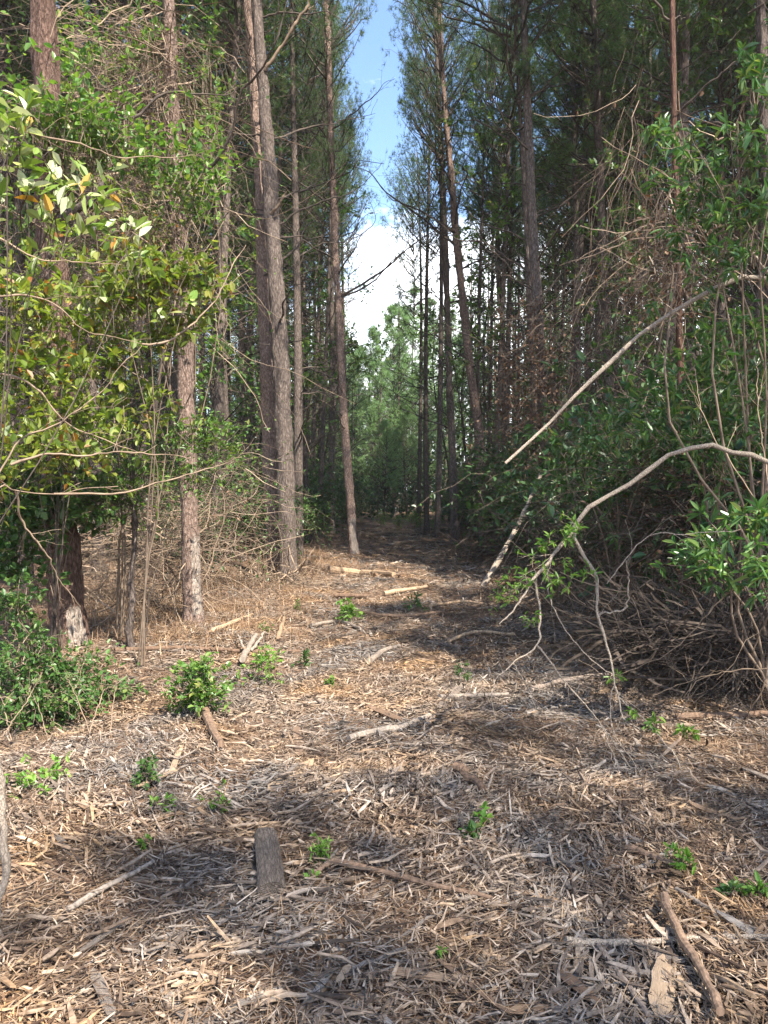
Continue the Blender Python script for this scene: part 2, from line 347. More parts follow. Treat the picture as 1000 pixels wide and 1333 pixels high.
def crown_mesh(name, H0, H1, Rmax, nb, tufts, K, nl=.17, nw=.0035, needle='needle', full=False):
    """live crown: limbs H0..H1 with needle tufts, about the trunk axis"""
    u = np.sort(rng.random(nb) ** .85); z = H0 + (H1 - H0) * u
    prof = (np.sin(np.pi * np.clip(u * .9 + .12, 0, 1)) ** .6) if not full else (1 - u) ** .75 + .05
    ln = Rmax * prof * (.6 + .5 * rng.random(nb)); az_ = rng.random(nb) * 6.283
    P = limb_batch(z, az_, ln, .25 + .5 * rng.random(nb) + .5 * u, .15 + .2 * rng.random(nb))
    m = MB(); m.add(*tubes(P, (0.012 + .011 * ln)[:, None] * np.linspace(1, .25, P.shape[1])[None, :], 4), 1)
    S1 = sub_limbs(P, 5, .3, (.25, .55), .25); m.add(*tubes(S1, np.linspace(.007, .003, 4)[None, :], 3), 1)
    # tufts on side twigs and limb ends
    ends = np.concatenate([S1[:, -1], P[:, -1]]); dirs = np.concatenate([S1[:, -1] - S1[:, -2], P[:, -1] - P[:, -2]])
    rep = max(1, tufts)
    pos = np.repeat(ends, rep, 0); dd = np.repeat(nrm(dirs), rep, 0)
    back = rng.random((len(pos), 1)) * .45; pos = pos - dd * back * .6 + rng.normal(size=pos.shape) * .10
    m.add(*needles(pos, nrm(dd + np.array([0, 0, .45]) + rdir(len(pos)) * .35), K, nl, nw, .8, .25), 0)
    return m.mesh(name, [M[needle], M['twig_dark']])
def trunk_dead_mesh(name, H, r0, ndead, lo=3.0, hi=11.0, bend=.25, sides=9, stub=False):
    S = 22; z = np.linspace(-.3, H, S); t = np.clip(z / H, 0, 1)
    a = rng.random(4) * 6.28
    cx = bend * (np.sin(t * 3 + a[0]) - np.sin(a[0])) * .7; cyy = bend * (np.sin(t * 2.6 + a[1]) - np.sin(a[1])) * .7
    P = np.stack([cx, cyy, z], -1)
    rad = r0 * (1 - .78 * t) * (1 + .35 * np.exp(-np.maximum(z, 0) / .25)) * (1 + .04 * rng.normal(size=S))
    m = MB(); m.add(*tubes(P[None], rad[None], sides), 0)
    zz = lo + (hi - lo) * rng.random(ndead) ** .8; ln = .35 + 1.9 * rng.random(ndead) ** 1.6
    Lb = limb_batch(zz, rng.random(ndead) * 6.28, ln, .1 + .7 * rng.random(ndead), .25 * rng.normal(size=ndead), jit=.05)
    off = np.stack([np.interp(zz, z, cx), np.interp(zz, z, cyy), np.zeros(ndead)], -1); Lb = Lb + off[:, None, :]
    m.add(*tubes(Lb, (.006 + .008 * ln)[:, None] * np.linspace(1, .3, 6)[None], 4), 1)
    big = Lb[ln > .7]
    if len(big):
        s1 = sub_limbs(big, 5, .25, (.2, .6), .15); m.add(*tubes(s1, np.linspace(.0055, .0025, 4)[None], 3), 1)
        s2 = sub_limbs(s1, 2, .3, (.3, .7), .1); m.add(*tubes(s2, np.linspace(.0035, .002, 4)[None], 3), 1)
    return m.mesh(name, [M['bark'], M['twig_dark']], True), (z, cx, cyy)
PV = []
for i in range(7):
    H = 16.5 + 3 * rng.random(); me, _ = trunk_dead_mesh('pine_trunk', H, .095 + .04 * rng.random(), 40, 2.5, 11.5)
    cm = crown_mesh('pine_crown', H * .5, H * .99, 2.0 + .5 * rng.random(), 74, 4, 18, .19, .0048)
    PV.append((me, cm, H))
def place_pine(v, x, y, label, group, s=1.0, name='pine_tree'):
    me, cm, H = PV[v]
    r = thing(name, label, 'tree', (x, y, gz(x, y) - .02), group)
    r.rotation_euler = (R(rng.normal() * 1.3), R(-1.0 + rng.normal() * 1.3), rng.random() * 6.28); r.scale = (s * (.85 + .35 * rng.random()),) * 2 + (s,)
    obj('trunk', me, r); c = obj('crown', cm, r)
    if abs(x - float(path_x(y))) < 3.6 and y > 12: c.scale = (.6, .6, 1)
    return r

# ------------------------------------------------------------------ hero pines traced from the photograph
def hero_trunk(pts, H, r0, seed, mat='bark_hero', bare=None, rough=.018, sides=26, rows=170):
    """pts: world centre-line, first on the ground; extends to height H"""
    pts = np.array(pts); base = pts[0].copy(); top = pts[-1]; d = (pts[-1] - pts[-3 if len(pts) > 2 else 0]); d /= d[2]
    if top[2] < H: pts = np.vstack([pts, top + d * (H - top[2]) * .5 , top + d * (H - top[2]) * .9 + [0, 0, (H - top[2]) * .1]])
    pts = np.vstack([pts[0] - (pts[1] - pts[0]) / max(pts[1][2] - pts[0][2], .1) * .3, pts]) - base
    c = smooth_line(pts, rows); dens = np.linspace(0, 1, rows) ** 1.5
    s = np.linspace(0, 1, rows); c = np.stack([np.interp(dens, s, c[:, k]) for k in range(3)], -1)
    z = c[:, 2]; t = np.clip(z / H, 0, 1)
    rad = r0 * (1 - .72 * t) * (1 + .28 * np.exp(-np.maximum(z, 0) / .22))
    th = np.linspace(0, 2 * np.pi, sides, endpoint=False)
    TH, ZZ = np.meshgrid(th, z); q = np.stack([np.cos(TH) * 2.6 + seed, np.sin(TH) * 2.6, ZZ * 5], -1)
    pl = vnoise(q) ; pl2 = vnoise(q * 2.7 + 9); lob = vnoise(np.stack([np.cos(TH) * .9 + seed * 3, np.sin(TH) * .9, ZZ * .7], -1))
    disp = rough * (np.tanh(3 * pl) * .6 + .5 * pl2) + .03 * lob * (r0 / .15)
    b = np.zeros_like(TH)
    if bare:
        for (a0, aw, z0, z1) in bare:
            da = np.angle(np.exp(1j * (TH - a0))); e = 1 - np.maximum(np.abs(da) / aw, np.abs(ZZ - (z0 + z1) / 2) / ((z1 - z0) / 2))
            b = np.maximum(b, np.clip(.5 + e * 1.2, 0, 1))
    disp = disp * (1 - sstep(.45, .6, b)) - .012 * sstep(.45, .6, b)
    RR = rad[:, None] + disp
    V = np.stack([c[:, 0][:, None] + np.cos(TH) * RR, c[:, 1][:, None] + np.sin(TH) * RR, np.repeat(z[:, None], sides, 1)], -1)
    idx = np.arange(rows * sides).reshape(rows, sides); a = idx[:-1]; bb = idx[1:]
    Fq = np.stack([a, np.roll(a, -1, 1), np.roll(bb, -1, 1), bb], -1).reshape(-1, 4)
    m = MB().add(V, Fq); return m.mesh('trunk', M[mat], True, {'bare': b.ravel()}), base, c, rad
def limb_part(parent, line, r0, r1, mat, name='branch', subs=0, sides=6, subr=.004, kink=1.0):
    n = 26; P = smooth_line(line, n); ll = np.linalg.norm(P[-1] - P[0]); kk = np.repeat(rng.normal(size=(9, 3)), 3, 0)[:n] * .007 * kink * min(ll, 2); P[1:-1] += kk[1:-1] + rng.normal(size=(n - 2, 3)) * .003
    rad = np.linspace(r0, r1, n) * (1 + .10 * rng.normal(size=n) + .22 * (rng.random(n) < .15))
    m = MB().add(*tubes(P[None], rad[None], sides))
    o = obj(name, m.mesh(name, M[mat], True), parent)
    if subs:
        m = MB(); s1 = sub_limbs(P[None], subs, .25, (.15, .4), .15); m.add(*tubes(s1, np.linspace(subr, subr * .5, 4)[None], 3))
        s2 = sub_limbs(s1, 2, .3, (.3, .7), .1); m.add(*tubes(s2, np.linspace(subr * .6, subr * .4, 4)[None], 3))
        obj('twig', m.mesh('twig', M[mat], True), o)['kind'] = 'stuff'
    return o
def hero(label, base_px, up_px, width_px, H, mat='bark_hero', bare=None, crown=True, ndead=16, dlo=3.5, name='pine_tree', depth=None, dmat='twig_dark', rough=.024, cscale=1.0, reach=2.0):
    if depth is None: b = gnd(*base_px); Yd = b[1]
    else: Yd = depth; q = at(*base_px, Yd); b = np.array([q[0], Yd, gz(q[0], Yd)])
    pts = [b] + [at(px, py, Yd) for px, py in up_px]
    r0 = width_px * Yd / F_PX / 2
    me, base, c, rad = hero_trunk(pts, H, r0, rng.random() * 50, mat, bare, rough, rows=170 if Yd < 16 else 110, sides=26 if Yd < 16 else 16)
    t = thing(name, label, 'tree', base); obj('trunk', me, t)
    for k in range(ndead):
        z = dlo + (H * .6 - dlo) * rng.random(); i = np.searchsorted(c[:, 2], z); i = min(i, len(c) - 1)
        ln = .4 + reach * rng.random() ** 1.5; a = rng.random() * 6.28
        P = limb_batch(np.array([0.]), np.array([a]), np.array([ln]), np.array([.15 + .6 * rng.random()]), np.array([.2 * rng.normal()]), jit=.05)[0] + c[i]
        limb_part(t, P, .006 + .009 * ln, .003, dmat, 'branch', 5 if ln > .7 else 0)
    if crown:
        v = int(rng.integers(len(PV))); cm = PV[v][1]; Hv = PV[v][2]
        o = obj('crown', cm, t); s = H / Hv; i = min(np.searchsorted(c[:, 2], H * .75), len(c) - 1)
        o.location = (c[i, 0], c[i, 1], 0); o.scale = (cscale, cscale, s); o.rotation_euler = (0, 0, rng.random() * 6.28)
    return t, base, c
HEROES = []
def H_(*a, **k):
    r = hero(*a, **k); HEROES.append((r[1][0], r[1][1])); return r
tA, bA, cA = H_('thick dark charred pine, peeled to grey wood at its foot, beside the bank bush', (90, 838), [(82, 700), (76, 560), (70, 400), (64, 200), (57, 0)], 40, 17, mat='bark_char', bare=[(-.6, .6, -.1, .38)], ndead=8, dlo=4.5, rough=.03)
limb_part(tA, np.array([at(80, 284, bA[1] - .1), at(108, 268, bA[1] - .25), at(138, 240, bA[1] - .3)]) - bA, .045, .03, 'bark', 'broken_limb')
tB, bB, cB = H_('vine-hung pine with pale peeled patch low on its trunk, behind the thin bent sapling', (252, 810), [(248, 700), (243, 560), (240, 430), (230, 250), (219, 0)], 23, 17.5, bare=[(-.55, .75, .1, 1.0), (-.4, .5, 3.9, 4.3)], ndead=8, dlo=4.5, rough=.016)
tC, bC, cC = H_('slimmer trunk of the close pair of pines left of the track, coloured pinkish as if sunlit', (359, 748), [(353, 640), (346, 450), (338, 250), (330, 100), (323, 0)], 18, 18, ndead=14, depth=13.9)  # bark colours of the pair imitate one lit and one shaded trunk
tC2, bC2, cC2 = H_('stouter trunk of the close pair of pines left of the track, coloured grey as if shaded', (376, 752), [(372, 640), (366, 480), (354, 290), (343, 120), (333, 0)], 24, 18.5, mat='bark', ndead=14, depth=13.4)
limb_part(tC2, np.array([at(345, 92, 13.3), at(362, 66, 13.2), at(380, 38, 13.1), at(404, -2, 13.0)]) - bC2, .03, .018, 'twig_pale', 'branch', 4)
limb_part(tC2, np.array([at(352, 278, 13.3), at(362, 268, 13.2), at(373, 249, 13.1)]) - bC2, .03, .015, 'twig_pale', 'branch')
H_('straight pine with a white scraped foot at the left edge of the track', (461, 721), [(455, 640), (448, 540), (440, 380), (434, 250), (428, 90), (425, 0)], 12.5, 18, bare=[(-1.2, .8, 0, .9)], ndead=22, dlo=3.0, cscale=.62, reach=3.0)
H_('slightly leaning pine with sunlit flaky bark at the right edge of the track', (631, 716), [(625, 580), (612, 480), (599, 360), (586, 220), (576, 90), (572, 0)], 13, 18.5, ndead=24, dlo=3.0, cscale=.6, reach=3.2)
H_('narrow dark pine just behind the leaning pine at the right edge', (592, 704), [(589, 600), (585, 480), (580, 330), (574, 200), (568, 50)], 11, 18, mat='bark', ndead=24, depth=23.5, cscale=.6, reach=2.6)
H_('pine hung with dead brown vines above the leaning white pole', (712, 735), [(708, 600), (703, 450), (694, 300), (686, 120), (681, 0)], 15, 18, mat='bark', ndead=22, dlo=3.2, depth=15.5, rough=.014)
H_('thin dark companion stem right beside the vine-hung pine above the white pole', (703, 730), [(697, 600), (692, 450), (686, 300), (676, 120), (670, 0)], 9, 17, mat='bark', ndead=10, depth=16.2)
H_('slender reddish-brown trunk rising through the shiny-leaved bushes', (888, 740), [(886, 600), (884, 400), (879, 200), (875, 0)], 11, 16, mat='bark_red', ndead=6, depth=9.5, name='hardwood_tree', crown=True, rough=.006)
H_('grey pine standing behind the slender reddish trunk', (905, 710), [(900, 500), (893, 250), (885, 0)], 16, 17.5, mat='bark', ndead=12, depth=15)
H_('dark pine wrapped in dry creepers between vine-hung pine and reddish trunk', (795, 715), [(792, 500), (784, 300), (777, 100), (772, 0)], 15, 17.5, mat='bark', ndead=16, depth=18.5)
H_('far-right dark pine topping the glossy bushes', (1010, 720), [(1004, 400), (996, 150), (990, 0)], 17, 17, mat='bark', ndead=10, depth=12)

# ------------------------------------------------------------------ the pine stand on both sides of the track
LBL = {-2: ('slender pine lining the track on its left side with narrow crown', 'pines lining the left side of the track'), 2: ('slender pine lining the track on its right side with narrow crown', 'pines lining the right side of the track'),
       -1: ('tall slender dark-barked pine in the stand left of the track', 'pines of the left stand'),
       1: ('tall slender dark-barked pine in the stand right of the track', 'pines of the right stand')}
placed = list(HEROES)
def try_pine(x, y, dmin, s=1.0):
    for (a, b) in placed:
        if (a - x) ** 2 + (b - y) ** 2 < dmin ** 2: return False
    placed.append((x, y)); sgn = -1 if x < path_x(y) else 1
    if abs(x - path_x(y)) < 4: sgn *= 2
    place_pine(int(rng.integers(len(PV))), x, y, *LBL[sgn], s=s); return True
# distinct trunks seen between the nearer ones
for px, Yd, s in [(414, 24, .98), (432, 27, 1.), (300, 19, .95), (322, 23, 1.), (280, 16, .95), (190, 15, .95), (130, 13, .9), (30, 12, .95), (150, 19, 1.),
                  (222, 21, 1.), (556, 30, .97), (570, 27, 1.), (618, 27, 1.), (642, 23, 1.), (660, 29, 1.), (735, 22, 1.), (762, 26, 1.), (830, 21, 1.), (852, 14.5, .95),
                  (942, 17, .95), (972, 21, 1.), (400, 33, 1.), (450, 36, 1.), (545, 37, 1.)]:
    x = (px - 500) / F_PX * Yd; try_pine(x, Yd, .8, s)
n = 0
for _ in range(6000):
    y = 14 + 30 * rng.random() ** .8; x = (rng.random() * 2 - 1) * (6 + .62 * y)
    u = abs(x - path_x(y))
    if u < (2.5 if y < 33 else 2.5 + (y - 33) * (.5 if x < 0 else .6)) or (y < 17 and u < 5): continue
    if try_pine(x, y, 1.6, .9 + .15 * rng.random()): n += 1
    if n > 185: break
# unseen pines added beside and behind the viewpoint to shade the foreground
for x, y, s in [(7.0, .9, .74), (6.9, -3.2, .66), (6.3, -5.4, .68), (13.5, 5.5, 1.), (14.5, -1.0, .95), (12.5, -9, 1.), (-7.5, 2.5, 1.), (-8.5, 7.5, 1.), (9.2, 11.5, 1.), (-4.6, -6, .9), (11.5, 9.5, 1.)]:
    placed.append((x, y)); sgn = -1 if x < 0 else 1
    place_pine(int(rng.integers(len(PV))), x, y, *LBL[sgn], s=s)

# young pines closing the far end of the track, needles coloured as if sunlit
YV = []
for i in range(3):
    H = 11 + 2 * i; me, _ = trunk_dead_mesh('pine_trunk', H, .11, 6, 1, 3)
    YV.append((me, crown_mesh('pine_crown', 1.2, H, 2.6, 95, 3, 15, .24, .008, 'needle_young', True), H))
for k, (px, Yd, s) in enumerate([(512, 50, 1.22), (486, 53, .98), (540, 54, 1.05), (470, 60, 1.15), (525, 62, 1.25), (560, 60, 1.1), (500, 43, .5), (448, 56, 1.), (578, 57, 1.), (425, 62, 1.1), (600, 64, 1.1), (492, 48, .7), (530, 47, .62), (462, 50, .8), (556, 50, .8), (516, 57, 1.1), (440, 66, 1.2), (585, 66, 1.2), (505, 66, 1.15)]):
    x = (px - 500) / F_PX * Yd; me, cm, H = YV[k % 3]
    r = thing('young_pine_tree', 'bushy young pine closing the far end of the track, coloured pale green as if sunlit', 'tree', (x, Yd, -.05), 'young pines at the end of the track')
    r.scale = (s, s, s); r.rotation_euler = (0, 0, rng.random() * 6); obj('trunk', me, r); obj('crown', cm, r)

# far-off wood beyond, one mass
m = MB()
def far_pine(x, y, H, rr, lo_=.12):
    P = np.array([[x, y, -.3], [x + .1, y, H * .5], [x, y, H]]); m.add(*tubes(P[None], np.array([[.15, .11, .03]]), 5), 1)
    nb = 26; u = rng.random(nb); z = H * (lo_ + (.99 - lo_) * u); ln = rr * (1.05 - u * .8) * (.6 + .5 * rng.random(nb))
    Lb = limb_batch(z, rng.random(nb) * 6.28, ln, .3 + .3 * rng.random(nb), .2 + 0 * u, S=4) + np.array([x, y, 0])
    m.add(*tubes(Lb, np.linspace(.03, .01, 4)[None], 3), 1)
    pos = np.repeat(Lb[:, 2:].reshape(-1, 3), 2, 0) + rng.normal(size=(nb * 4, 3)) * .25
    m.add(*needles(pos, nrm(rdir(len(pos)) + [0, 0, .6]), 11, .5, .018, .9, .2), 0)
for _ in range(420):
    y = 66 + 40 * rng.random(); x = (rng.random() * 2 - 1) * (.75 * y)
    
    if -6 < x - .03 * y < 4.5: H = 11 + 3 * rng.random()
    else: H = 16 + 4 * rng.random()
    far_pine(x, y, H, 2.3)
for _ in range(210):
    y = 45 + 21 * rng.random(); x = float(path_x(y)) + (1 if rng.random() < .5 else -1) * (5.5 + (.6 * y) * rng.random())
    if 0 < x - float(path_x(y)) < 14 and y < 57: continue
    far_pine(x, y, 15 + 4 * rng.random(), 2.2, .1)
for _ in range(45):
    y = 56 + 12 * rng.random(); far_pine(float(path_x(y)) + 5 + 12 * rng.random(), y, 17 + 4 * rng.random(), 2.6, .1)
for _ in range(60):
    a = rng.random() * 6.283; r_ = 26 + 25 * rng.random(); x, y = r_ * math.sin(a), r_ * math.cos(a)
    if y > 0 and abs(x) < .75 * y: continue
    if abs(x) < 4: continue
    far_pine(x, y, 16 + 3 * rng.random(), 2.4)
tag(obj('distant_wood', m.mesh('distant_wood', [M['needle'], M['bark']])), 'distant mass of pines closing off the view behind the stand', 'wood', kind='stuff')
m = MB(); n = 80000
y = 41 + 55 * rng.random(n); x = (rng.random(n) * 2 - 1) * .7 * y; h = (2.8 + 2.4 * n2(x, y, .25) + .03 * (y - 40) + 7.0 * sstep(5, 11, np.abs(x - path_x(y))) * sstep(44, 60, y)) * rng.random(n) ** .8
k_ = ~((np.abs(x - path_x(y)) < 1.8) & (y < 44)); x, y, h = x[k_], y[k_], h[k_]
m.add(*leaves(np.stack([x, y, h], -1), rdir(len(x)), rdir(len(x)), .26, .17))
tag(obj('distant_undergrowth', m.mesh('distant_undergrowth', M['leaf_dark'])), 'dark green undergrowth filling the far wood between the trunks', 'undergrowth', kind='stuff')

# ------------------------------------------------------------------ shrubs
def foliage(m, tw, per, ln, wd, mode='alt', up=.35, li=0, end=.25, jl=.5):
    """leaves along twigs tw (B,S,3)"""
    B, S, _ = tw.shape
    t = (end + (1 - end) * rng.random((B, per))) if mode == 'alt' else np.clip(1 - .16 * rng.random((B, per)) - (rng.random((B, per)) < .22) * .3, 0, 1)
    f = t * (S - 1); i = np.minimum(f.astype(int), S - 2); fr = (f - i)[..., None]; bi = np.arange(B)[:, None]
    p = (tw[bi, i] * (1 - fr) + tw[bi, i + 1] * fr).reshape(-1, 3); d = nrm(tw[bi, i + 1] - tw[bi, i]).reshape(-1, 3)
    r = rdir(len(p)); side = nrm(r - d * np.sum(r * d, 1, keepdims=True))
    dd = nrm(d * (.55 if mode == 'alt' else .45) + side * .9 + np.array([0, 0, up * .4]))
    uu = nrm(np.array([0, 0, 1.]) + rdir(len(p)) * .65)
    s = 1 + jl * (rng.random(len(p)) * 2 - 1)
    s2 = s * (.8 + .4 * rng.random(len(p))); m.add(*leaves(p, dd, uu, ln * s, wd * s2, (.1 + .5 * rng.random(len(p)))[:, None], (.25 * rng.random(len(p)))[:, None]), li)
def twig_batch(c, r, n, S=6, ext=1.0, droop=.15, orig=None, inner=.35):
    """twigs filling an ellipsoid about c with radii r"""
    c = np.asarray(c, float); r = np.broadcast_to(np.asarray(r, float), 3)
    e = np.clip(rng.normal(size=(n, 3)), -2.2, 2.2) * .62 * r; s = e * inner + rng.normal(size=(n, 3)) * r * .3
    if orig is not None: s = s * .8 + (np.asarray(orig) - c) * .25
    t = np.linspace(0, 1, S)[None, :, None]; P = c + s[:, None] * (1 - t) + e[:, None] * t
    P[:, :, 2] += (.18 * np.linalg.norm(e - s, axis=1))[:, None] * np.sin(np.pi * t[..., 0]) - droop * np.linalg.norm(e - s, axis=1)[:, None] * t[..., 0] ** 2
    P[:, 1:] += rng.normal(size=(n, S - 1, 3)) * .035 * np.linalg.norm(e - s, axis=1)[:, None, None]
    return P
def shrub(name, label, base, clusters, leaf, ln, wd, per=12, mode='alt', group=None, stem_r=.02, wood='twig', up=.35, cat='shrub', droop=.15, cut=None):
    """clusters: (centre, radii, twigs).  thing > stem (one per cluster), foliage"""
    t = thing(name, label, cat, base, group); fm = MB(); com = (np.mean([np.asarray(q[0], float) for q in clusters], 0) - base) * np.array([.55, .55, .5])
    for (c, r, n) in clusters:
        c = np.asarray(c, float) - base
        mid = com + (c - com) * .15 + rng.normal(size=3) * .05 * np.linalg.norm(c)
        line = smooth_line([np.r_[rng.normal(size=2) * .03, -.1], com * [.6, .6, .5], mid, c], 10)
        obj('stem', MB().add(*tubes(line[None], np.linspace(stem_r * .7, stem_r * .2, 10)[None], 6)).mesh('stem', M[wood], True), t)
        tw = twig_batch(c, r, n, orig=line[6], droop=droop)
        fm.add(*tubes(tw, np.linspace(.0035, .0012, 6)[None], 3), 1)
        foliage(fm, tw, per, ln, wd, mode, up)
    obj('foliage', fm.mesh('foliage', [M[leaf], M[wood]]), t)
    return t
# --- shared understorey variants
UV = []
def under(leaf, ln, wd, per, mode, h, w, nt_, nst=5, wood='twig'):
    fm = MB(); sm = MB()
    for k in range(nst):
        a = rng.random() * 6.28; q = np.array([math.cos(a) * w * .5 * rng.random(), math.sin(a) * w * .5 * rng.random(), h * (.45 + .4 * rng.random())])
        line = smooth_line([np.r_[q[:2] * .15, -.1], q * [.6, .6, .5], q], 8); sm.add(*tubes(line[None], np.linspace(.014, .005, 8)[None], 5))
        tw = twig_batch(q, (w * .5, w * .5, h * .42), nt_ // nst, orig=line[4]); tw[..., 2] = np.maximum(tw[..., 2], .03)
        fm.add(*tubes(tw, np.linspace(.0035, .0015, 6)[None], 3), 1); foliage(fm, tw, per, ln, wd, mode)
    return sm.mesh('stem', M[wood], True), fm.mesh('foliage', [M[leaf], M[wood]])
UK = {'dark': [under('leaf_dark', .085, .045, 11, 'alt', 1.9, 1.8, 210) for _ in range(2)], 'mid': [under('leaf_mid', .075, .04, 11, 'alt', 1.7, 1.6, 220) for _ in range(3)],
      'lime': [under('leaf_lime', .06, .034, 10, 'alt', 1.0, 1.0, 120) for _ in range(2)], 'vine': [under('leaf_mid', .06, .035, 3, 'alt', 2.3, 1.5, 380, 7, 'twig_pale') for _ in range(2)]}
def place_under(kind, x, y, s, label, group, name='understorey_shrub', z=None):
    sm, fm = UK[kind][int(rng.integers(len(UK[kind])))]
    r = thing(name, label, 'shrub', (x, y, gz(x, y)), group); r.rotation_euler = (0, 0, rng.random() * 6.28); r.scale = (s * (.9 + .3 * rng.random()), s * (.9 + .3 * rng.random()), s)
    obj('stem', sm, r); obj('foliage', fm, r); return r
UL = {('dark', -1): ('dark green leafy shrub under the pines left of the track', 'dark shrubs left of the track'), ('dark', 1): ('dark green leafy shrub under the pines right of the track', 'dark shrubs right of the track'),
      ('mid', -1): ('fresh green shrub among the trunks left of the track', 'green shrubs left of the track'), ('mid', 1): ('fresh green shrub among the trunks right of the track', 'green shrubs right of the track'),
      ('vine', -1): ('sparse shrub of pale tangled stems left of the track', 'pale-stemmed shrubs left of the track'), ('vine', 1): ('sparse shrub of pale tangled stems right of the track', 'pale-stemmed shrubs right of the track')}
for side in (-1, 1):
    for k in range(78):
        y = 12.5 + 30 * rng.random() ** .9; u = 2.9 + 5.5 * rng.random() ** 1.6 + (0.4 if y < 16 else 0)
        x = float(path_x(y)) + side * u
        kind = rng.choice(['dark', 'mid', 'vine'], p=[.42, .33, .25] if side > 0 else [.25, .45, .3])
        if side < 0 and y < 16 and x > -2.2: continue
        place_under(kind, x, y, .75 + .65 * rng.random(), *UL[(kind, side)])
for k in range(60):
    y = 14 + 26 * rng.random(); sgn = -1 if k % 2 else 1; x = float(path_x(y)) + sgn * (5 + (.5 * y) * rng.random())
    kind = rng.choice(['dark', 'vine', 'mid'], p=[.5, .35, .15]); place_under(kind, x, y, 1.1 + .6 * rng.random(), *UL[(kind, sgn)])
for px, py, s in [(520, 690, .55), (548, 688, .6), (497, 688, .6), (535, 683, .5), (566, 692, .5)]:  # bright leaf colour stands in for sunlight on these far clumps
    p = gnd(px, py); place_under('lime', p[0], p[1], s, 'low green clump at the far end of the bare track, coloured bright as if sunlit', 'green clumps at the end of the track', 'green_clump')

# --- slim midstorey hardwoods with airy crowns
HV = []
for k in range(4):
    H = 6.5 + 1.3 * k; z = np.linspace(-.2, H, 14); a = rng.random(2) * 6; P = np.stack([.35 * (np.sin(z * .5 + a[0]) - np.sin(a[0])), .35 * (np.sin(z * .6 + a[1]) - np.sin(a[1])), z], -1)
    tm = MB().add(*tubes(P[None], np.linspace(.045, .012, 14)[None], 6)); fm = MB(); nb = 34
    zz = H * (.28 + .7 * rng.random(nb)); lb = limb_batch(zz, rng.random(nb) * 6.28, .5 + 1.1 * rng.random(nb), .2 + .5 * rng.random(nb), .1 * rng.normal(size=nb))
    lb = lb + np.stack([np.interp(zz, z, P[:, 0]), np.interp(zz, z, P[:, 1]), 0 * zz], -1)[:, None]
    s1 = sub_limbs(lb, 6, .25, (.25, .6), .1); tm.add(*tubes(lb, np.linspace(.012, .004, 6)[None], 4)); fm.add(*tubes(s1, np.linspace(.004, .0015, 4)[None], 3), 1)
    foliage(fm, s1, 13, .085, .045, 'alt'); HV.append((tm.mesh('trunk', M['twig_dark'], True), fm.mesh('crown', [M['leaf_vine' if k % 2 else 'leaf_mid'], M['twig']])))
def place_hw(px, Yd, s, k):
    x = (px - 500) / F_PX * Yd; sd_ = 'left' if px < 500 else 'right'
    r = thing('hardwood_sapling', 'slim airy-leaved hardwood growing up among the pines ' + sd_ + ' of the track', 'tree', (x, Yd, gz(x, Yd)), 'slim hardwoods ' + sd_ + ' of the track')
    r.scale = (s, s, s); r.rotation_euler = (0, 0, rng.random() * 6.28); obj('trunk', HV[k][0], r); obj('crown', HV[k][1], r)
for q, (px, Yd, s) in enumerate([(40, 12, 1.1), (120, 14, 1.2), (200, 13, 1.), (300, 17, 1.2), (330, 20, 1.1), (390, 21, 1.3), (405, 26, 1.3), (150, 18, 1.3), (70, 17, 1.3), (420, 32, 1.3), (360, 27, 1.3), 
        (690, 21, 1.2), (840, 13, 1.), (880, 17, 1.2), (930, 13, 1.1), (975, 15, 1.2), (905, 22, 1.3), (600, 33, 1.2), (622, 37, 1.5), (655, 35, 1.5), (690, 38, 1.6), (585, 41, 1.4), (735, 34, 1.4), (640, 43, 1.7), (330, 36, 1.5), (375, 40, 1.6)]):
    place_hw(px, Yd, s, q % 4)
for q, (x, y, s) in enumerate([(4.5, 4.3, .75), (5.4, 5.6, .85), (4.9, 6.4, .8), (6.2, 3.2, .9), (5.9, 7.4, .95), (7.2, 5.2, .9), (6.6, 8.6, 1.0)]):  # unseen saplings added off to the right to shade the verge
    place_hw(500 + x / y * F_PX, y, s, q % 4)

# --- tangles of dry vines and twigs
def tangle_mesh(name, c, r, n, mat, S=9, hang=.3, rad=.004, ln=(.5, 1.6), leafy=None):
    c = np.asarray(c, float); r = np.broadcast_to(np.asarray(r, float), 3)
    p0 = c + rdir(n) * (rng.random((n, 1)) ** .4) * r
    d = rdir(n); d[:, 2] = d[:, 2] * .6 - hang; d = nrm(d); L_ = (ln[0] + (ln[1] - ln[0]) * rng.random((n, 1)))
    P = [p0]; st = L_ / (S - 1)
    for k in range(S - 1):
        d = nrm(d + rng.normal(size=(n, 3)) * .2 + np.array([0, 0, -.06 * hang])); P.append(P[-1] + d * st)
    P = np.stack(P, 1)
    m = MB().add(*tubes(P, (rad * (.35 + 2.0 * rng.random((n, 1)) ** 3)) * np.linspace(1, .5, S)[None], 3), 0); mats = [M[mat]]
    if leafy: foliage(m, P, leafy[1], leafy[2], leafy[3], 'alt', .1, 1); mats.append(M[leafy[0]])
    return m, mats
def tangle(name, label, c, r, n, mat='twig_pale', cat='vines', floor=True, **k):
    c = np.asarray(c, float); b = np.array([c[0], c[1], gz(c[0], c[1])]); m, mats = tangle_mesh(name, c - b, r, n, mat, **k)
    if floor:
        for v in m.v: v[:, 2] = np.where(v[:, 2] < .01, .01 + np.abs(v[:, 2]) * .03, v[:, 2])
    o = obj(name, m.mesh(name, mats), None, b); return tag(o, label, cat)
def sph(px, py, Y, rx, rz, ry=None):
    """pixel centre and pixel radii at depth Y -> centre, metric radii"""
    k = Y / F_PX; return at(px, py, Y), (rx * k, (ry if ry is not None else rx * k), rz * k)
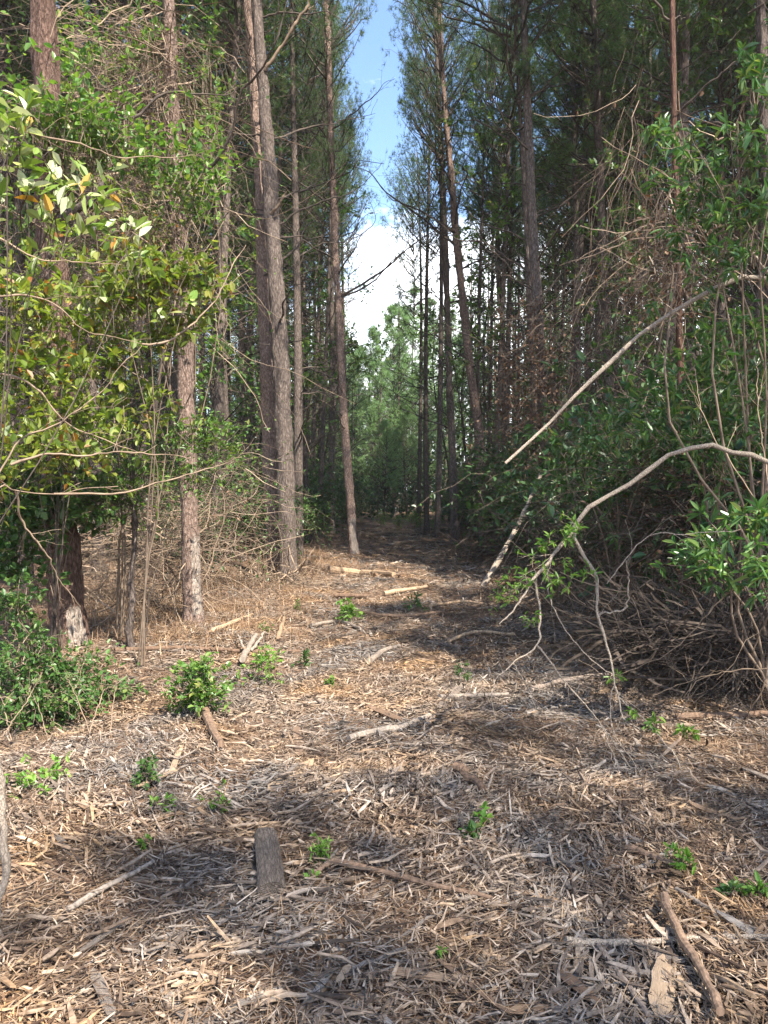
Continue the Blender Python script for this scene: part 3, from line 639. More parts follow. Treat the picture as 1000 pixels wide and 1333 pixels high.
def cl(px, py, Y, rx, rz, n, ry=None):
    c, r = sph(px, py, Y, rx, rz, ry); return (c, r, n)

# ------------------------------------------------------------------ left side: sunlit vine and leaf mass
tangle('vine_curtain', 'brown leafless vine curtain hanging high around the peeled pine', *sph(178, 90, 8.8, 80, 120, .5), 650, 'twig_pale', floor=False, hang=.5, ln=(.6, 1.8))
tangle('vine_curtain', 'brown vine curtain with scattered leaves midway up between the two big left pines', *sph(165, 290, 8.6, 80, 130, .5), 620, 'twig_pale', floor=False, hang=.4, ln=(.4, 1.3), leafy=('leaf_yellow', 2, .05, .03))
tangle('vine_curtain', 'thin pale vines draped down the near side of the pine pair', *sph(285, 240, 12.5, 40, 240, .4), 110, 'twig_pale', floor=False, hang=.8, ln=(1., 3.), leafy=('leaf_mid', 2, .05, .03))
tangle('vine_curtain', 'dense brown vine mat wrapping the charred pine', *sph(75, 430, 7.9, 50, 190, .35), 380, 'twig', floor=False, hang=.5, ln=(.4, 1.2))
tangle('briar_thicket', 'rusty dry briar thicket at the foot of the two big left pines', *sph(170, 745, 9.3, 120, 85, .8), 620, 'twig_pale', hang=.1, ln=(.5, 1.4), cat='thicket')
tangle('briar_thicket', 'brown dry thicket behind the peeled pine', *sph(195, 690, 10.6, 130, 80, .8), 520, 'twig', hang=.1, ln=(.5, 1.4), cat='thicket', leafy=('leaf_dead', 2, .05, .03))
tangle('briar_thicket', 'olive tangled thicket between the peeled pine and the pine pair', *sph(298, 645, 11.8, 55, 80, .7), 340, 'twig', hang=.15, ln=(.5, 1.4), cat='thicket', leafy=('leaf_mid', 4, .045, .025))
tangle('brush_pile', 'low heap of dry grey brush at the foot of the pine pair', *sph(350, 765, 13.0, 75, 22, .6), 380, 'twig_pale', hang=0, ln=(.4, 1.3), cat='brush pile', rad=.007)

def gpt(x, y): return np.array([x, y, gz(x, y)])
shrub('vine_shrub', 'large sunlit yellow-green leafy vine mass hanging before the charred pine', gpt(-2.9, 6.6),
      [cl(35, 470, 6.0, 95, 70, 100, .7), cl(120, 430, 6.6, 80, 55, 55, .7), cl(45, 575, 5.8, 90, 70, 95, .7), cl(120, 550, 6.4, 85, 60, 60, .7), cl(20, 370, 6.0, 80, 65, 70, .6), cl(195, 500, 7.0, 60, 70, 24, .6), cl(70, 310, 6.6, 80, 60, 35, .6)],
      'leaf_yellow', .070, .036, 10, stem_r=.011, wood='twig_dark')
shrub('vine_shrub', 'high green vine crown spilling over a limb of the charred pine', gpt(-2.7, 7.9),
      [cl(110, 150, 7.2, 110, 40, 105, .6), cl(195, 185, 7.5, 80, 40, 60, .5), cl(50, 120, 6.8, 80, 40, 70, .5), cl(255, 240, 8.0, 70, 50, 40, .5)], 'leaf_vine', .065, .036, 11, stem_r=.016)
shrub('vine_shrub', 'sparse leafy creeper climbing to the top of the peeled pine', gpt(-2.2, 8.9),
      [cl(150, 30, 8.6, 90, 60, 45, .5), cl(90, 60, 8.2, 70, 50, 40, .5), cl(262, 90, 9.6, 40, 70, 22, .4), cl(280, 170, 10.4, 35, 80, 26, .4), cl(262, 420, 9.2, 22, 80, 22, .2), cl(200, 300, 8.8, 40, 70, 18, .4)], 'leaf_vine', .06, .034, 9, stem_r=.012)
shrub('vine_shrub', 'drooping leafy spray with scattered orange leaves below the vine curtain', gpt(-2.2, 6.9),
      [cl(190, 345, 6.4, 60, 30, 55, .4), cl(250, 345, 6.6, 45, 26, 40, .4), cl(150, 370, 6.3, 50, 30, 40, .4), cl(225, 410, 6.8, 40, 40, 40, .4)], 'leaf_yellow', .075, .036, 9, stem_r=.012)
shrub('broadleaf_sapling', 'broad-leaved sapling with pale leaf undersides overhanging the left bank', gpt(-2.75, 4.1),
      [cl(20, 230, 4.0, 70, 70, 13, .35), cl(70, 240, 4.2, 70, 70, 10, .35), cl(10, 130, 3.9, 60, 50, 11, .35), cl(130, 240, 4.4, 60, 80, 9, .35), cl(190, 310, 4.8, 50, 80, 8, .35)], 'leaf_big', .085, .038, 6, stem_r=.009, wood='twig_dark')
shrub('feathery_sapling', 'airy bright green sapling reaching in front of the peeled pine', gpt(-2.35, 7.3),
      [cl(225, 560, 7.2, 80, 32, 70, .5), cl(285, 565, 7.5, 45, 22, 40, .4), cl(190, 600, 7.2, 70, 45, 60, .5), cl(250, 615, 7.6, 60, 35, 45, .5), cl(150, 640, 7.2, 60, 45, 50, .5)], 'leaf_vine', .045, .02, 12, stem_r=.007, wood='twig_dark')
shrub('leafy_shrub', 'shaded deep green shrub low in front of the charred pine', gpt(-3.0, 7.2),
      [cl(60, 660, 7.0, 70, 40, 110, .5), cl(25, 640, 6.8, 50, 60, 80, .5), cl(110, 650, 7.3, 55, 35, 60, .4), cl(10, 720, 6.6, 45, 60, 80, .4)], 'leaf_mid', .07, .042, 11, stem_r=.01)
shrub('bank_bush', 'dense small-leaved green bush on the left bank over the hollow', gpt(-2.75, 6.1),
      [cl(55, 880, 5.9, 70, 35, 105, .45), cl(115, 888, 6.1, 50, 28, 55, .4), cl(20, 855, 5.7, 45, 50, 75, .4), cl(10, 790, 5.7, 35, 45, 55, .4), cl(85, 925, 5.7, 60, 30, 50, .35), cl(25, 925, 5.4, 45, 35, 50, .35), cl(165, 905, 6.3, 35, 18, 26, .3)], 'leaf_mid', .042, .023, 12, stem_r=.012)
shrub('bank_bush', 'small yellowish sprout clump at the foot of the bank bush', gnd(40, 1065),
      [cl(35, 1035, 3.95, 35, 28, 26, .12), cl(60, 1015, 4.1, 30, 25, 22, .12), cl(15, 1060, 3.9, 25, 20, 18, .1)], 'leaf_lime', .032, .016, 9, stem_r=.004)
# fine branches of the left saplings that show as bare pale lines
def bare_branches(name, label, lines, Y, r0, base, mat='twig_pale', cat='branch', subs=5, rr=None):
    t = thing(name, label, cat, base)
    for k, ln_ in enumerate(lines):
        yy = np.linspace(Y, Y + .5, len(ln_)) if np.isscalar(Y) else Y
        P = np.array([at(px, py, q) for (px, py), q in zip(ln_, yy)]) - base
        limb_part(t, P, (r0 if rr is None else rr[k]) * .8, .0022, mat, 'branch', subs, 5, .002, kink=.5)
    return t
bb = gpt(-2.95, 4.3)
bare_branches('arching_sapling', 'bare pale-stemmed sapling arching out from the left bank', [
    [(-90, 800), (-50, 690), (0, 634), (21, 640), (70, 643), (112, 637), (154, 633)], [(14, 605), (52, 593), (105, 593), (157, 588), (196, 590), (245, 597)], [(70, 643), (119, 643), (157, 642), (210, 628), (262, 612), (315, 595)],
    [(-40, 700), (7, 602), (42, 567), (84, 545), (119, 521), (150, 490), (185, 450)], [(-30, 480), (0, 487), (21, 490), (52, 510), (84, 549), (140, 574), (182, 590)], [(21, 640), (30, 680), (60, 720), (75, 750), (105, 790)]], 4.6, .010, bb)
bare_branches('arching_sapling', 'upper bare pale stems crossing the leafy vines high on the left', [
    [(-60, 150), (0, 161), (35, 172), (88, 182), (140, 200), (175, 205), (262, 203)], [(-60, 230), (0, 266), (38, 287), (70, 308)], [(-50, 290), (0, 310), (46, 336), (105, 341), (158, 345)], [(185, 448), (217, 445), (252, 420), (280, 389), (305, 343), (320, 319)], [(-40, 380), (0, 385), (60, 390), (110, 430), (150, 440), (185, 448)]], 4.8, .009, gpt(-3.1, 4.6))
t = thing('thin_sapling', 'thin crooked dark sapling in front of the dry briar thicket', 'sapling', gnd(172, 845)); b_ = np.array(t.location)
limb_part(t, np.array([b_, at(166, 810, b_[1]), at(170, 760, b_[1]), at(177, 680, b_[1]), at(176, 600, b_[1]), at(180, 500, b_[1])]) - b_, .035, .018, 'bark', 'stem', 4)
bare_branches('dead_stalks', 'bare straw-coloured dead stalks standing in the left hollow', [
    [(100, 1055), (112, 985), (116, 950), (95, 900), (85, 880)], [(143, 1045), (140, 990), (146, 930), (152, 890)], [(78, 1010), (62, 960), (50, 915)], [(116, 955), (135, 900), (150, 895)], [(0, 960), (30, 920), (55, 875)], [(20, 1000), (10, 940), (0, 905)]], 4.9, .006, gpt(-2.0, 4.8), subs=3)
t = thing('leaning_sapling', 'pale peeled stem standing right at the edge of the left bank', 'sapling', gnd(-4, 1225)); b_ = np.array(t.location)
limb_part(t, np.array([b_ - [0, 0, .1], at(2, 1120, b_[1]), at(1, 1040, b_[1]), at(-6, 960, b_[1]), at(-40, 820, b_[1])]) - b_, .015, .011, 'branch_pale', 'stem')

# ------------------------------------------------------------------ right side: shaded glossy bushes and brush
def bay(label, base, clusters, per=12, ln=.088, wd=.021, leaf='leaf_bay'):
    return shrub('bay_shrub', label, base, clusters, leaf, ln, wd, per, 'whorl', stem_r=.02, wood='twig', up=.2)
bay('tall glossy lance-leaved bush overhanging from the right', gpt(3.1, 6.0),
    [cl(960, 190, 5.6, 70, 60, 33, .4), cl(985, 290, 5.4, 60, 70, 33, .4), cl(905, 230, 6.0, 45, 60, 18, .4), cl(930, 310, 5.9, 50, 50, 23, .4), cl(985, 100, 5.6, 40, 60, 21, .4), cl(880, 165, 6.2, 35, 25, 10, .3)], leaf='leaf_bay')
bay('glossy dark bush with radiating long leaves behind the broken pale branch', gpt(3.3, 7.0),
    [cl(960, 430, 6.2, 60, 60, 36, .4), cl(910, 500, 6.6, 60, 50, 33, .4), cl(980, 520, 6.2, 50, 60, 33, .4), cl(860, 545, 6.8, 60, 45, 33, .4), cl(945, 590, 6.4, 55, 40, 25, .4)])
bay('low spreading glossy bush between white pole and arching branch', gpt(2.4, 8.0),
    [cl(750, 600, 7.8, 45, 40, 28, .4), cl(800, 570, 7.6, 55, 35, 31, .4), cl(850, 575, 7.4, 50, 40, 27, .4), cl(770, 650, 7.8, 50, 30, 18, .4)], ln=.085)
bay('glossy leafy spray under the arching branch near the brush heap', gpt(2.75, 5.3),
    [cl(955, 700, 4.9, 55, 35, 24, .3), cl(905, 720, 5.1, 40, 28, 14, .3), cl(985, 745, 4.8, 30, 25, 11, .25), cl(990, 670, 4.9, 25, 25, 10, .25)], ln=.085)
for k, (x, y, s, kd) in enumerate([(3.9, 8.2, 1.35, 'dark'), (4.7, 9.5, 1.5, 'dark'), (3.4, 9.8, 1.2, 'dark'), (4.2, 11.2, 1.4, 'dark'), (5.4, 11.8, 1.5, 'mid'), (3.3, 12.0, .95, 'dark'), (4.6, 7.2, 1.3, 'dark'), (3.6, 13.5, 1.3, 'dark'), (3.5, 15.6, 1.25, 'dark'), (3.6, 18.5, 1.2, 'dark')]):
    place_under(kd, x, y, s, *UL[(kd, 1)])
tangle('vine_curtain', 'mass of dead brown leaves and vines hanging on the vine-hung pine', *sph(690, 480, 15.0, 40, 120, .4), 520, 'twig_dark', floor=False, hang=.5, ln=(.4, 1.2), leafy=('leaf_dead', 4, .07, .04))
tangle('vine_curtain', 'reddish dead leaves clinging to creepers on the reddish trunk', *sph(870, 320, 9.3, 45, 90, .35), 240, 'twig', floor=False, hang=.6, ln=(.4, 1.2), leafy=('leaf_dead', 3, .055, .03))
tangle('vine_curtain', 'dry creeper strands hanging between the right-hand pines', *sph(800, 420, 13, 90, 130, .6), 420, 'twig_dark', floor=False, hang=.9, ln=(.8, 2.6), leafy=('leaf_dead', 1, .05, .03))
tangle('vine_curtain', 'pale long creeper strands beside the slender reddish trunk', *sph(840, 200, 9.5, 60, 170, .4), 90, 'twig_pale', floor=False, hang=1.3, ln=(1., 2.6), leafy=('leaf_dead', 1, .05, .03))
tangle('briar_thicket', 'shadowed brown thicket under the glossy bushes', *sph(890, 670, 7.6, 120, 80, .6), 600, 'twig_dark', hang=.3, ln=(.5, 1.4), cat='thicket', leafy=('leaf_dead', 2, .05, .03))
tangle('briar_thicket', 'dark tangled thicket beside the leaning white pole', *sph(740, 700, 9.5, 70, 60, .6), 420, 'twig_dark', hang=.2, ln=(.4, 1.2), cat='thicket')
tangle('brush_pile', 'heap of dead grey brushwood along the right edge of the track', *sph(900, 830, 6.6, 110, 45, .6), 520, 'twig_dark', hang=.05, ln=(.5, 1.6), cat='brush pile', rad=.008)
tangle('brush_pile', 'dark twig heap beneath the glossy leafy spray', *sph(965, 855, 5.9, 70, 45, .4), 300, 'twig_dark', hang=.1, ln=(.4, 1.3), cat='brush pile', rad=.006)
tangle('brush_pile', 'low broken brush on the right verge past the white pole', *sph(610, 722, 18.5, 30, 12, .6), 160, 'twig', hang=0, ln=(.5, 1.4), cat='brush pile', rad=.008)
# the arching bare branch with green sprouts
Ya = 4.6; rb = gpt(3.05, 4.9)
t = thing('arching_branch', 'bent-over pale bare sapling arching across from the right with green sprouts', 'branch', rb)
def pxl(lst, Y0, Y1, base): return np.array([at(px, py, Y0 + (Y1 - Y0) * k / (len(lst) - 1)) for k, (px, py) in enumerate(lst)]) - base
main = pxl([(1000, 600), (960, 590), (915, 583), (870, 595), (820, 630), (770, 658), (748, 684)], Ya, 4.5, rb)
limb_part(t, np.vstack([[0, 0, -.1], [-.08, -.05, .7], [-.3, -.15, 1.45], main]), .020, .014, 'branch_pale', 'stem', 0, 8, kink=.5)
for lst, a, b in [([(748, 684), (722, 722), (695, 752), (672, 790), (650, 812)], .017, .004), ([(752, 682), (748, 705), (775, 752), (778, 800), (795, 852), (803, 905), (812, 935)], .016, .005), ([(698, 752), (703, 800), (699, 840), (668, 862), (645, 885)], .010, .003),
                  ([(699, 840), (740, 892), (780, 940), (800, 985)], .007, .003), ([(712, 735), (720, 790), (760, 850), (800, 880)], .005, .003), ([(780, 800), (815, 790), (818, 750), (815, 730)], .008, .004), ([(790, 760), (840, 700), (900, 695), (960, 690)], .005, .003),
                  ([(645, 885), (640, 910), (645, 935)], .004, .002), ([(668, 862), (690, 900), (700, 930)], .004, .002), ([(803, 905), (860, 960), (890, 1010), (905, 1085)], .005, .002), ([(780, 940), (830, 1010), (870, 1060), (900, 1110)], .005, .002), ([(800, 880), (798, 950), (860, 1040)], .004, .002)]:
    limb_part(t, pxl(lst, 4.5, 4.3, rb), a * .78, b * .7, 'branch_pale', 'branch', 5, 6, .0016, kink=.45)
fm = MB()
for px, py, r, n in [(745, 690, 22, 12), (720, 715, 20, 10), (690, 745, 25, 12), (665, 770, 22, 10), (735, 760, 18, 6), (770, 745, 12, 4), (690, 800, 12, 4), (850, 1045, 22, 10), (880, 1080, 20, 8), (888, 1125, 16, 7), (830, 930, 10, 4), (850, 945, 12, 4), (800, 880, 10, 4)]:
    c, r_ = sph(px, py, 4.4, r, r); tw = twig_batch(c - rb, r_, n); fm.add(*tubes(tw, .0014, 3), 1); foliage(fm, tw, 7, .04, .012, 'alt')
obj('foliage', fm.mesh('foliage', [M['leaf_lime'], M['twig_pale']]), t)
rb2 = gpt(3.6, 6.3)
t = thing('broken_branch', 'long pale broken branch sloping down over the right verge', 'branch', rb2)
limb_part(t, np.vstack([[0, 0, -.1], [-.1, 0, 1.6], at(1010, 385, 6.2) - rb2, pxl([(985, 365), (960, 362), (900, 392), (850, 422), (800, 465), (750, 512), (700, 566), (658, 603)], 6.1, 5.9, rb2)]), .024, .012, 'branch_pale', 'branch', 2, 7, kink=.5)
limb_part(t, pxl([(1010, 370), (985, 335), (955, 305)], 6.1, 6.0, rb2), .012, .005, 'branch_pale', 'branch')
b_ = gnd(628, 763); t = thing('leaning_pole', 'bare whitish pole leaning up against the dark thicket', 'pole', b_)
limb_part(t, np.vstack([b_ - [0.02, 0, .05], at(650, 728, b_[1] + .1), at(680, 672, b_[1] + .3), at(704, 617, b_[1] + .5)]) - b_, .055, .035, 'branch_pale', 'pole', kink=.15)
bare_branches('bare_twigs', 'thin pale bare twigs curving over the right brush heap', [[(1000, 640), (985, 500), (990, 470)], [(1010, 690), (925, 560), (905, 480)], [(1000, 730), (930, 790), (870, 850), (780, 890)], [(1000, 880), (960, 960), (930, 1010)], [(1010, 780), (980, 860), (1000, 930)], [(1000, 870), (920, 880), (850, 905)]], 4.9, .006, gpt(2.8, 5.2), subs=4)

# ------------------------------------------------------------------ floor litter
def pick(n, y0, y1, pw=1.0):
    """ground points spread so that they thin with distance"""
    y = y0 + (y1 - y0) * rng.random(n) ** pw; x = path_x(y) + (rng.random(n) * 2 - 1) * np.minimum(.56 * y + .4, 2.0 + .25 * y * 0 + 1.6); return x, y
def chips(n, y0, y1, pw, l0, l1, w0, w1, lift):
    x, y = pick(n, y0, y1, pw); cover = n2(x, y, 1.1, 4.4) * .5 + n2(x, y, 3., 7.) * .4; keep = rng.random(n) < np.clip(.72 + cover, .15, 1)
    u = np.abs(x - path_x(y)); keep &= rng.random(n) > sstep(1.9, 3.2, u) * .8
    x, y = x[keep], y[keep]; n = len(x); z = terrain(x, y) + lift * rng.random(n)
    a = rng.random(n) * 6.283; flow = .9 * n2(x, y, .8, 9.); a = np.where(rng.random(n) < .5, flow * 2 + .3 * rng.normal(size=n), a)
    pit = rng.normal(size=n) * .22; d = np.stack([np.cos(a) * np.cos(pit), np.sin(a) * np.cos(pit), np.sin(pit)], -1)
    s = nrm(np.cross(d, nrm(np.array([0, 0, 1.]) + rng.normal(size=(n, 3)) * .35))); nn = np.cross(s, d)
    l = (l0 + (l1 - l0) * rng.random(n) ** 2.2)[:, None]; w = (w0 + (w1 - w0) * rng.random(n) ** 2)[:, None]; th = w * (.25 + .35 * rng.random((n, 1)))
    c = np.stack([x, y, z], -1); bend = (rng.normal(size=(n, 1)) * .06) * l
    def q(t, sx, h): return c + d * l * t + s * w * sx + nn * (th * h + bend * (4 * t * t))
    e = rng.random((8, n, 1)) * .12
    V = np.stack([q(-.5 - e[0], .35, -.5), q(-.5 + e[1], -.4, -.5), q(-.5 + e[1], -.4, .5), q(-.5 - e[0], .35, .5), q(0, .5, -.5), q(0, -.5, -.5), q(0, -.5, .5), q(0, .5, .5),
                  q(.5 + e[2], .12, -.3), q(.5 - e[3], -.3, -.3), q(.5 - e[3], -.3, .4), q(.5 + e[2], .12, .4)], 1)
    b = np.arange(n)[:, None]; Fs = [[0, 1, 2, 3], [8, 11, 10, 9], [3, 2, 6, 7], [7, 6, 10, 11], [1, 5, 6, 2], [5, 9, 10, 6], [0, 3, 7, 4], [4, 7, 11, 8]]
    return V.reshape(-1, 3), np.concatenate([b * 12 + np.array([f]) for f in Fs])
m = MB()
m.add(*chips(46000, 1.6, 6.5, 1.25, .025, .14, .003, .015, .035)); m.add(*chips(34000, 5.5, 14, 1.2, .04, .18, .005, .02, .03)); m.add(*chips(6000, 1.7, 8, 1.3, .06, .24, .007, .021, .045)); m.add(*chips(9000, 13, 34, 1.2, .08, .35, .012, .04, .04))
tag(obj('wood_chip_mulch', m.mesh('wood_chip_mulch', M['chip'])), 'shredded wood chips carpeting the whole track', 'wood chips', kind='stuff')
# pine straw and dry grass blades
def straw(n, y0, y1, pw, ln, wd, flat, xr=None):
    if xr is None: x, y = pick(n, y0, y1, pw)
    else: x, y = xr
    n = len(x); d = rdir(n); d[:, 2] = np.abs(d[:, 2]) * flat; d = nrm(d); c = np.stack([x, y, terrain(x, y) + .004 + .03 * rng.random(n)], -1)
    s = nrm(np.cross(d, [0, 0, 1.])); l = (ln * (.5 + .9 * rng.random(n)))[:, None]; w = wd * (.6 + .8 * rng.random((n, 1)))
    mid = c + d * l * .5 + np.array([0, 0, .08]) * l * flat; tip = c + d * l - np.array([0, 0, .22]) * l * flat
    return np.stack([c - s * w, c + s * w, mid + s * w * .8, mid - s * w * .8, tip], 1).reshape(-1, 3), n
def add_straw(m, V, n):
    b = np.arange(n)[:, None] * 5; m.add(V, b + np.array([[0, 1, 2, 3]])); m.f.append((np.concatenate([b + m.n - len(V) + np.array([[3, 2, 4]])]), 0))
m = MB(); add_straw(m, *straw(26000, 1.6, 14, 1.5, .10, .0012, .18))
m2 = MB(); add_straw(m2, *straw(60000, 1.6, 7, 1.3, .05, .0028, .25)); add_straw(m2, *straw(45000, 6, 20, 1.3, .08, .0045, .25))
tag(obj('shredded_fibre', m2.mesh('shredded_fibre', M['chip'])), 'matted fine wood fibre between the chips on the track', 'wood fibre', kind='stuff')
tag(obj('pine_straw', m.mesh('pine_straw', M['straw'])), 'dry pine straw scattered among the wood chips', 'pine straw', kind='stuff')
m = MB(); X_, Y_ = [], []
for px, py, rx, ry, n in [(200, 800, .9, .7, 2600), (150, 775, .8, .6, 2200), (420, 735, .5, 1.4, 1800), (400, 745, .35, .8, 900), (300, 790, .6, .5, 1200), (120, 800, .6, .6, 1400), (320, 760, .6, .7, 1200), (230, 830, .5, .35, 900)]:
    p = gnd(px, py); X_.append(p[0] + rng.normal(size=n) * rx); Y_.append(p[1] + rng.normal(size=n) * ry)
for sgn in (-1, 1):
    y = 13 + 24 * rng.random(3000); x = path_x(y) + sgn * (1.9 + .35 * np.abs(rng.normal(size=3000))); X_.append(x); Y_.append(y)
add_straw(m, *straw(0, 0, 0, 1, .2, .0024, .7, (np.concatenate(X_), np.concatenate(Y_))))
tag(obj('dry_grass', m.mesh('dry_grass', M['straw'])), 'dry tan grass fringing the foot of the left thickets and track edges', 'dry grass', kind='stuff')

# --- individual splinters lying on the mulch
def splinter_mesh(seed, L_=1.0, w=.16, th=.07, S=7):
    r = np.random.default_rng(seed); m = MB(); t = np.linspace(-.5, .5, S); tip = np.minimum(1, (0.5 - np.abs(t)) * 5 + .15 + .3 * r.random(S))
    y0 = -w / 2 * tip * (.88 + .2 * r.random(S)); y1 = w / 2 * tip * (.88 + .2 * r.random(S)); b = .10 * r.normal() * t * t + .02 * r.normal(size=S)
    zt = b + th * tip * (.6 + .5 * r.random(S)); V = []
    for k in range(S): V += [[y0[k], b[k] - th * .3, t[k]], [y1[k], b[k] - th * .3, t[k]], [y1[k] * .85, zt[k], t[k]], [(y0[k] + y1[k]) / 2, zt[k] + th * .25 * r.normal(), t[k] + .01], [y0[k] * .85, zt[k] * .9, t[k]]]
    Fq = [];
    for k in range(S - 1):
        for j in range(5): Fq.append([k * 5 + j, k * 5 + (j + 1) % 5, k * 5 + 5 + (j + 1) % 5, k * 5 + 5 + j])
    m.add(V, Fq); e = (S - 1) * 5; m.f.append((np.array([[4, 3, 2, 1, 0], [e, e + 1, e + 2, e + 3, e + 4]]), 0)); return m
SV = {k: [splinter_mesh(s, w=[.06, .09, .12, .16][s % 4], th=.035).mesh('wood_splinter', M[k]) for s in range(8)] for k in ('splint_grey', 'splint_tan')}
from mathutils import Matrix
def lay(o, c, d, up=(0, 0, 1), s=(1, 1, 1)):
    d = Vector(d).normalized(); u = Vector(up); x = u.cross(d).normalized() * -1; u2 = d.cross(x)
    x = u2.cross(d)
    mt = Matrix((x, u2, d)).transposed().to_4x4(); mt.translation = Vector(c)
    o.matrix_world = mt @ Matrix.Diagonal((*s, 1))
SL = {'splint_grey': ('weathered grey wood splinter lying on the mulch', 'grey splinters strewn over the track'), 'splint_tan': ('fresh tan wood splinter lying on the mulch', 'tan splinters strewn over the track')}
def ground_dir(c, a):
    e = .06; return np.array([math.cos(a), math.sin(a), (gz(c[0] + e * math.cos(a), c[1] + e * math.sin(a)) - gz(c[0] - e * math.cos(a), c[1] - e * math.sin(a))) / (2 * e)])
for k in range(300):
    kind = 'splint_grey' if rng.random() < .55 else 'splint_tan'
    y = 2.05 + 7.5 * rng.random() ** 1.7; x = float(path_x(y)) + (rng.random() * 2 - 1) * min(.55 * y, 2.3)
    c = np.array([x, y, gz(x, y) + .018]); L_ = .11 + .22 * rng.random() ** 1.5
    a = float(rng.random() * 6.28); 
    o = obj('wood_splinter', SV[kind][int(rng.integers(8))]); d = ground_dir(c, a) + np.array([0, 0, rng.normal() * .12])
    lay(o, c, d, nrm(np.array([0, 0, 1.]) + rng.normal(size=3) * .3), (L_ * .8, L_ * .8, L_)); tag(o, SL[kind][0], 'wood splinter', SL[kind][1])

# --- distinct sticks, logs and slabs, each placed by its ends
def stick(name, label, pts_px, w_px, mat, cat='stick', kink=.5, subs=0, lift=0.6, forks=()):
    P = np.array([gnd(px, py) for px, py in pts_px]); r = w_px * P[:, 1].mean() / F_PX / 2; P[:, 2] += r * lift + .022
    b = P[0].copy(); n = max(10, 5 * len(P)); Q = smooth_line(P, n) - b; Q += vnoise(np.linspace(0, 1, n)[:, None] * np.array([[3., 2.3, 2.7]]) * 1.4 + rng.random((1, 3)) * 50)[:, None] * r * kink * rdir(1); Q += rng.normal(size=(n, 3)) * r * .10
    sides = 9; rad = r * np.linspace(1, .72, n) * (1 + .07 * rng.normal(size=n)); V, Fq = tubes(Q[None], rad[None], sides)
    m = MB().add(V, Fq); e = (n - 1) * sides; m.f.append((np.array([list(range(sides))[::-1], list(range(e, e + sides))]), 0))
    o = tag(obj(name, m.mesh(name, M[mat], False), None, b), label, cat)
    for k_, (lst, wf) in enumerate(forks):
        Pf = np.array([gnd(px, py) + [0, 0, h] for px, py, h in lst]) - b; limb_part(o, Pf, wf * P[0, 1] / F_PX / 2, wf * P[0, 1] / F_PX / 4, mat, 'fork')
    return o
def slab(name, label, a_px, b_px, w_px, mat, seed, cat='wood slab', th=.16, lift=.03):
    A, B = gnd(*a_px), gnd(*b_px); c = (A + B) / 2; d = B - A; L_ = np.linalg.norm(d)
    w = w_px * c[1] / F_PX; px_d = abs(b_px[0] - a_px[0]) / max(math.hypot(b_px[0] - a_px[0], b_px[1] - a_px[1]), 1)
    w *= .85
    m = splinter_mesh(seed, w=1, th=th, S=9); o = obj(name, m.mesh(name, M[mat])); c[2] += lift
    lay(o, c, d, nrm(np.array([0, 0, 1.]) + rng.normal(size=3) * .1), (w, w, L_ * 1.05)); return tag(o, label, cat)
# the short sawn-off log piece
A, B = gnd(346, 1092), gnd(355, 1172); c_ = (A + B) / 2; d_ = B - A; L_ = np.linalg.norm(d_)
rr = 17 * c_[1] / F_PX; S = 16; sd2 = 22; tz = np.linspace(-.5, .5, S); th = np.linspace(0, 6.283, sd2, endpoint=False); TH, TZ = np.meshgrid(th, tz)
RR = rr * (1 + .10 * np.abs(np.sin(TH * 5 + 1.3)) * vnoise(np.stack([TH * 2, TZ * 3, TZ * 0], -1)) + .06 * vnoise(np.stack([np.cos(TH) * 3, np.sin(TH) * 3, TZ * 5], -1)))
V = np.stack([np.cos(TH) * RR, np.sin(TH) * RR * .72, TZ * L_ + (np.abs(TZ) > .49) * .02 * vnoise(np.stack([TH * 2, TZ, TZ], -1))], -1); ix = np.arange(S * sd2).reshape(S, sd2)
mm = MB().add(V, np.stack([ix[:-1], np.roll(ix[:-1], -1, 1), np.roll(ix[1:], -1, 1), ix[1:]], -1).reshape(-1, 4)); mm.f.append((np.array([ix[0][::-1], ix[-1]]), 0))
o = obj('log_piece', mm.mesh('log_piece', M['log_old'])); lay(o, c_ + np.array([0, 0, rr * .48]), d_ + np.array([0, 0, .02]), (0, 0, 1)); tag(o, 'short weathered grey-brown log piece lying alone on the mulch', 'log')

stick('fallen_stick', 'thick brown stick lying over the pale lichened pole', [(862, 1186), (890, 1245), (915, 1290), (940, 1345)], 14, 'log_brown', lift=2.2)
stick('fallen_stick', 'grey straight stick beside the tilted brown slab', [(778, 1242), (810, 1285), (848, 1340)], 11, 'log_grey')
stick('fallen_pole', 'long pale lichened pole crossed by the thick brown stick', [(735, 1237), (820, 1238), (900, 1233), (1010, 1231)], 10, 'branch_pale', cat='pole')
slab('bark_slab', 'wide pale slab standing out below the crossed sticks', (868, 1255), (858, 1335), 36, 'log_tan', 3)
slab('bark_slab', 'tilted brown slab lying left of the grey straight stick', (722, 1270), (778, 1318), 24, 'log_brown', 12)
slab('bark_slab', 'curved grey slab tucked under the lichened pole', (828, 1240), (890, 1264), 16, 'log_grey', 5)
stick('fallen_stick', 'long dark crooked stick right of the log piece', [(436, 1129), (500, 1145), (560, 1160), (640, 1178)], 8, 'log_brown')
stick('fallen_stick', 'thin dark stick with a raised end next to the log piece', [(405, 1148), (436, 1129), (470, 1135)], 7, 'log_brown')
slab('bark_slab', 'long flat brown slab beside the paired clover-like sprouts', (512, 1068), (625, 1079), 9, 'log_brown', 7)
stick('fallen_stick', 'short dark reddish stick below the dangling sprouts', [(815, 1112), (850, 1124), (885, 1137)], 10, 'log_brown')
stick('fallen_branch', 'grey driftwood-like branch lying in the middle of the track', [(455, 968), (490, 958), (520, 953), (560, 938)], 9, 'log_grey', cat='branch')
slab('bark_slab', 'pale pointed plank end leaning over the driftwood-like branch', (572, 926), (601, 897), 12, 'log_grey', 9)
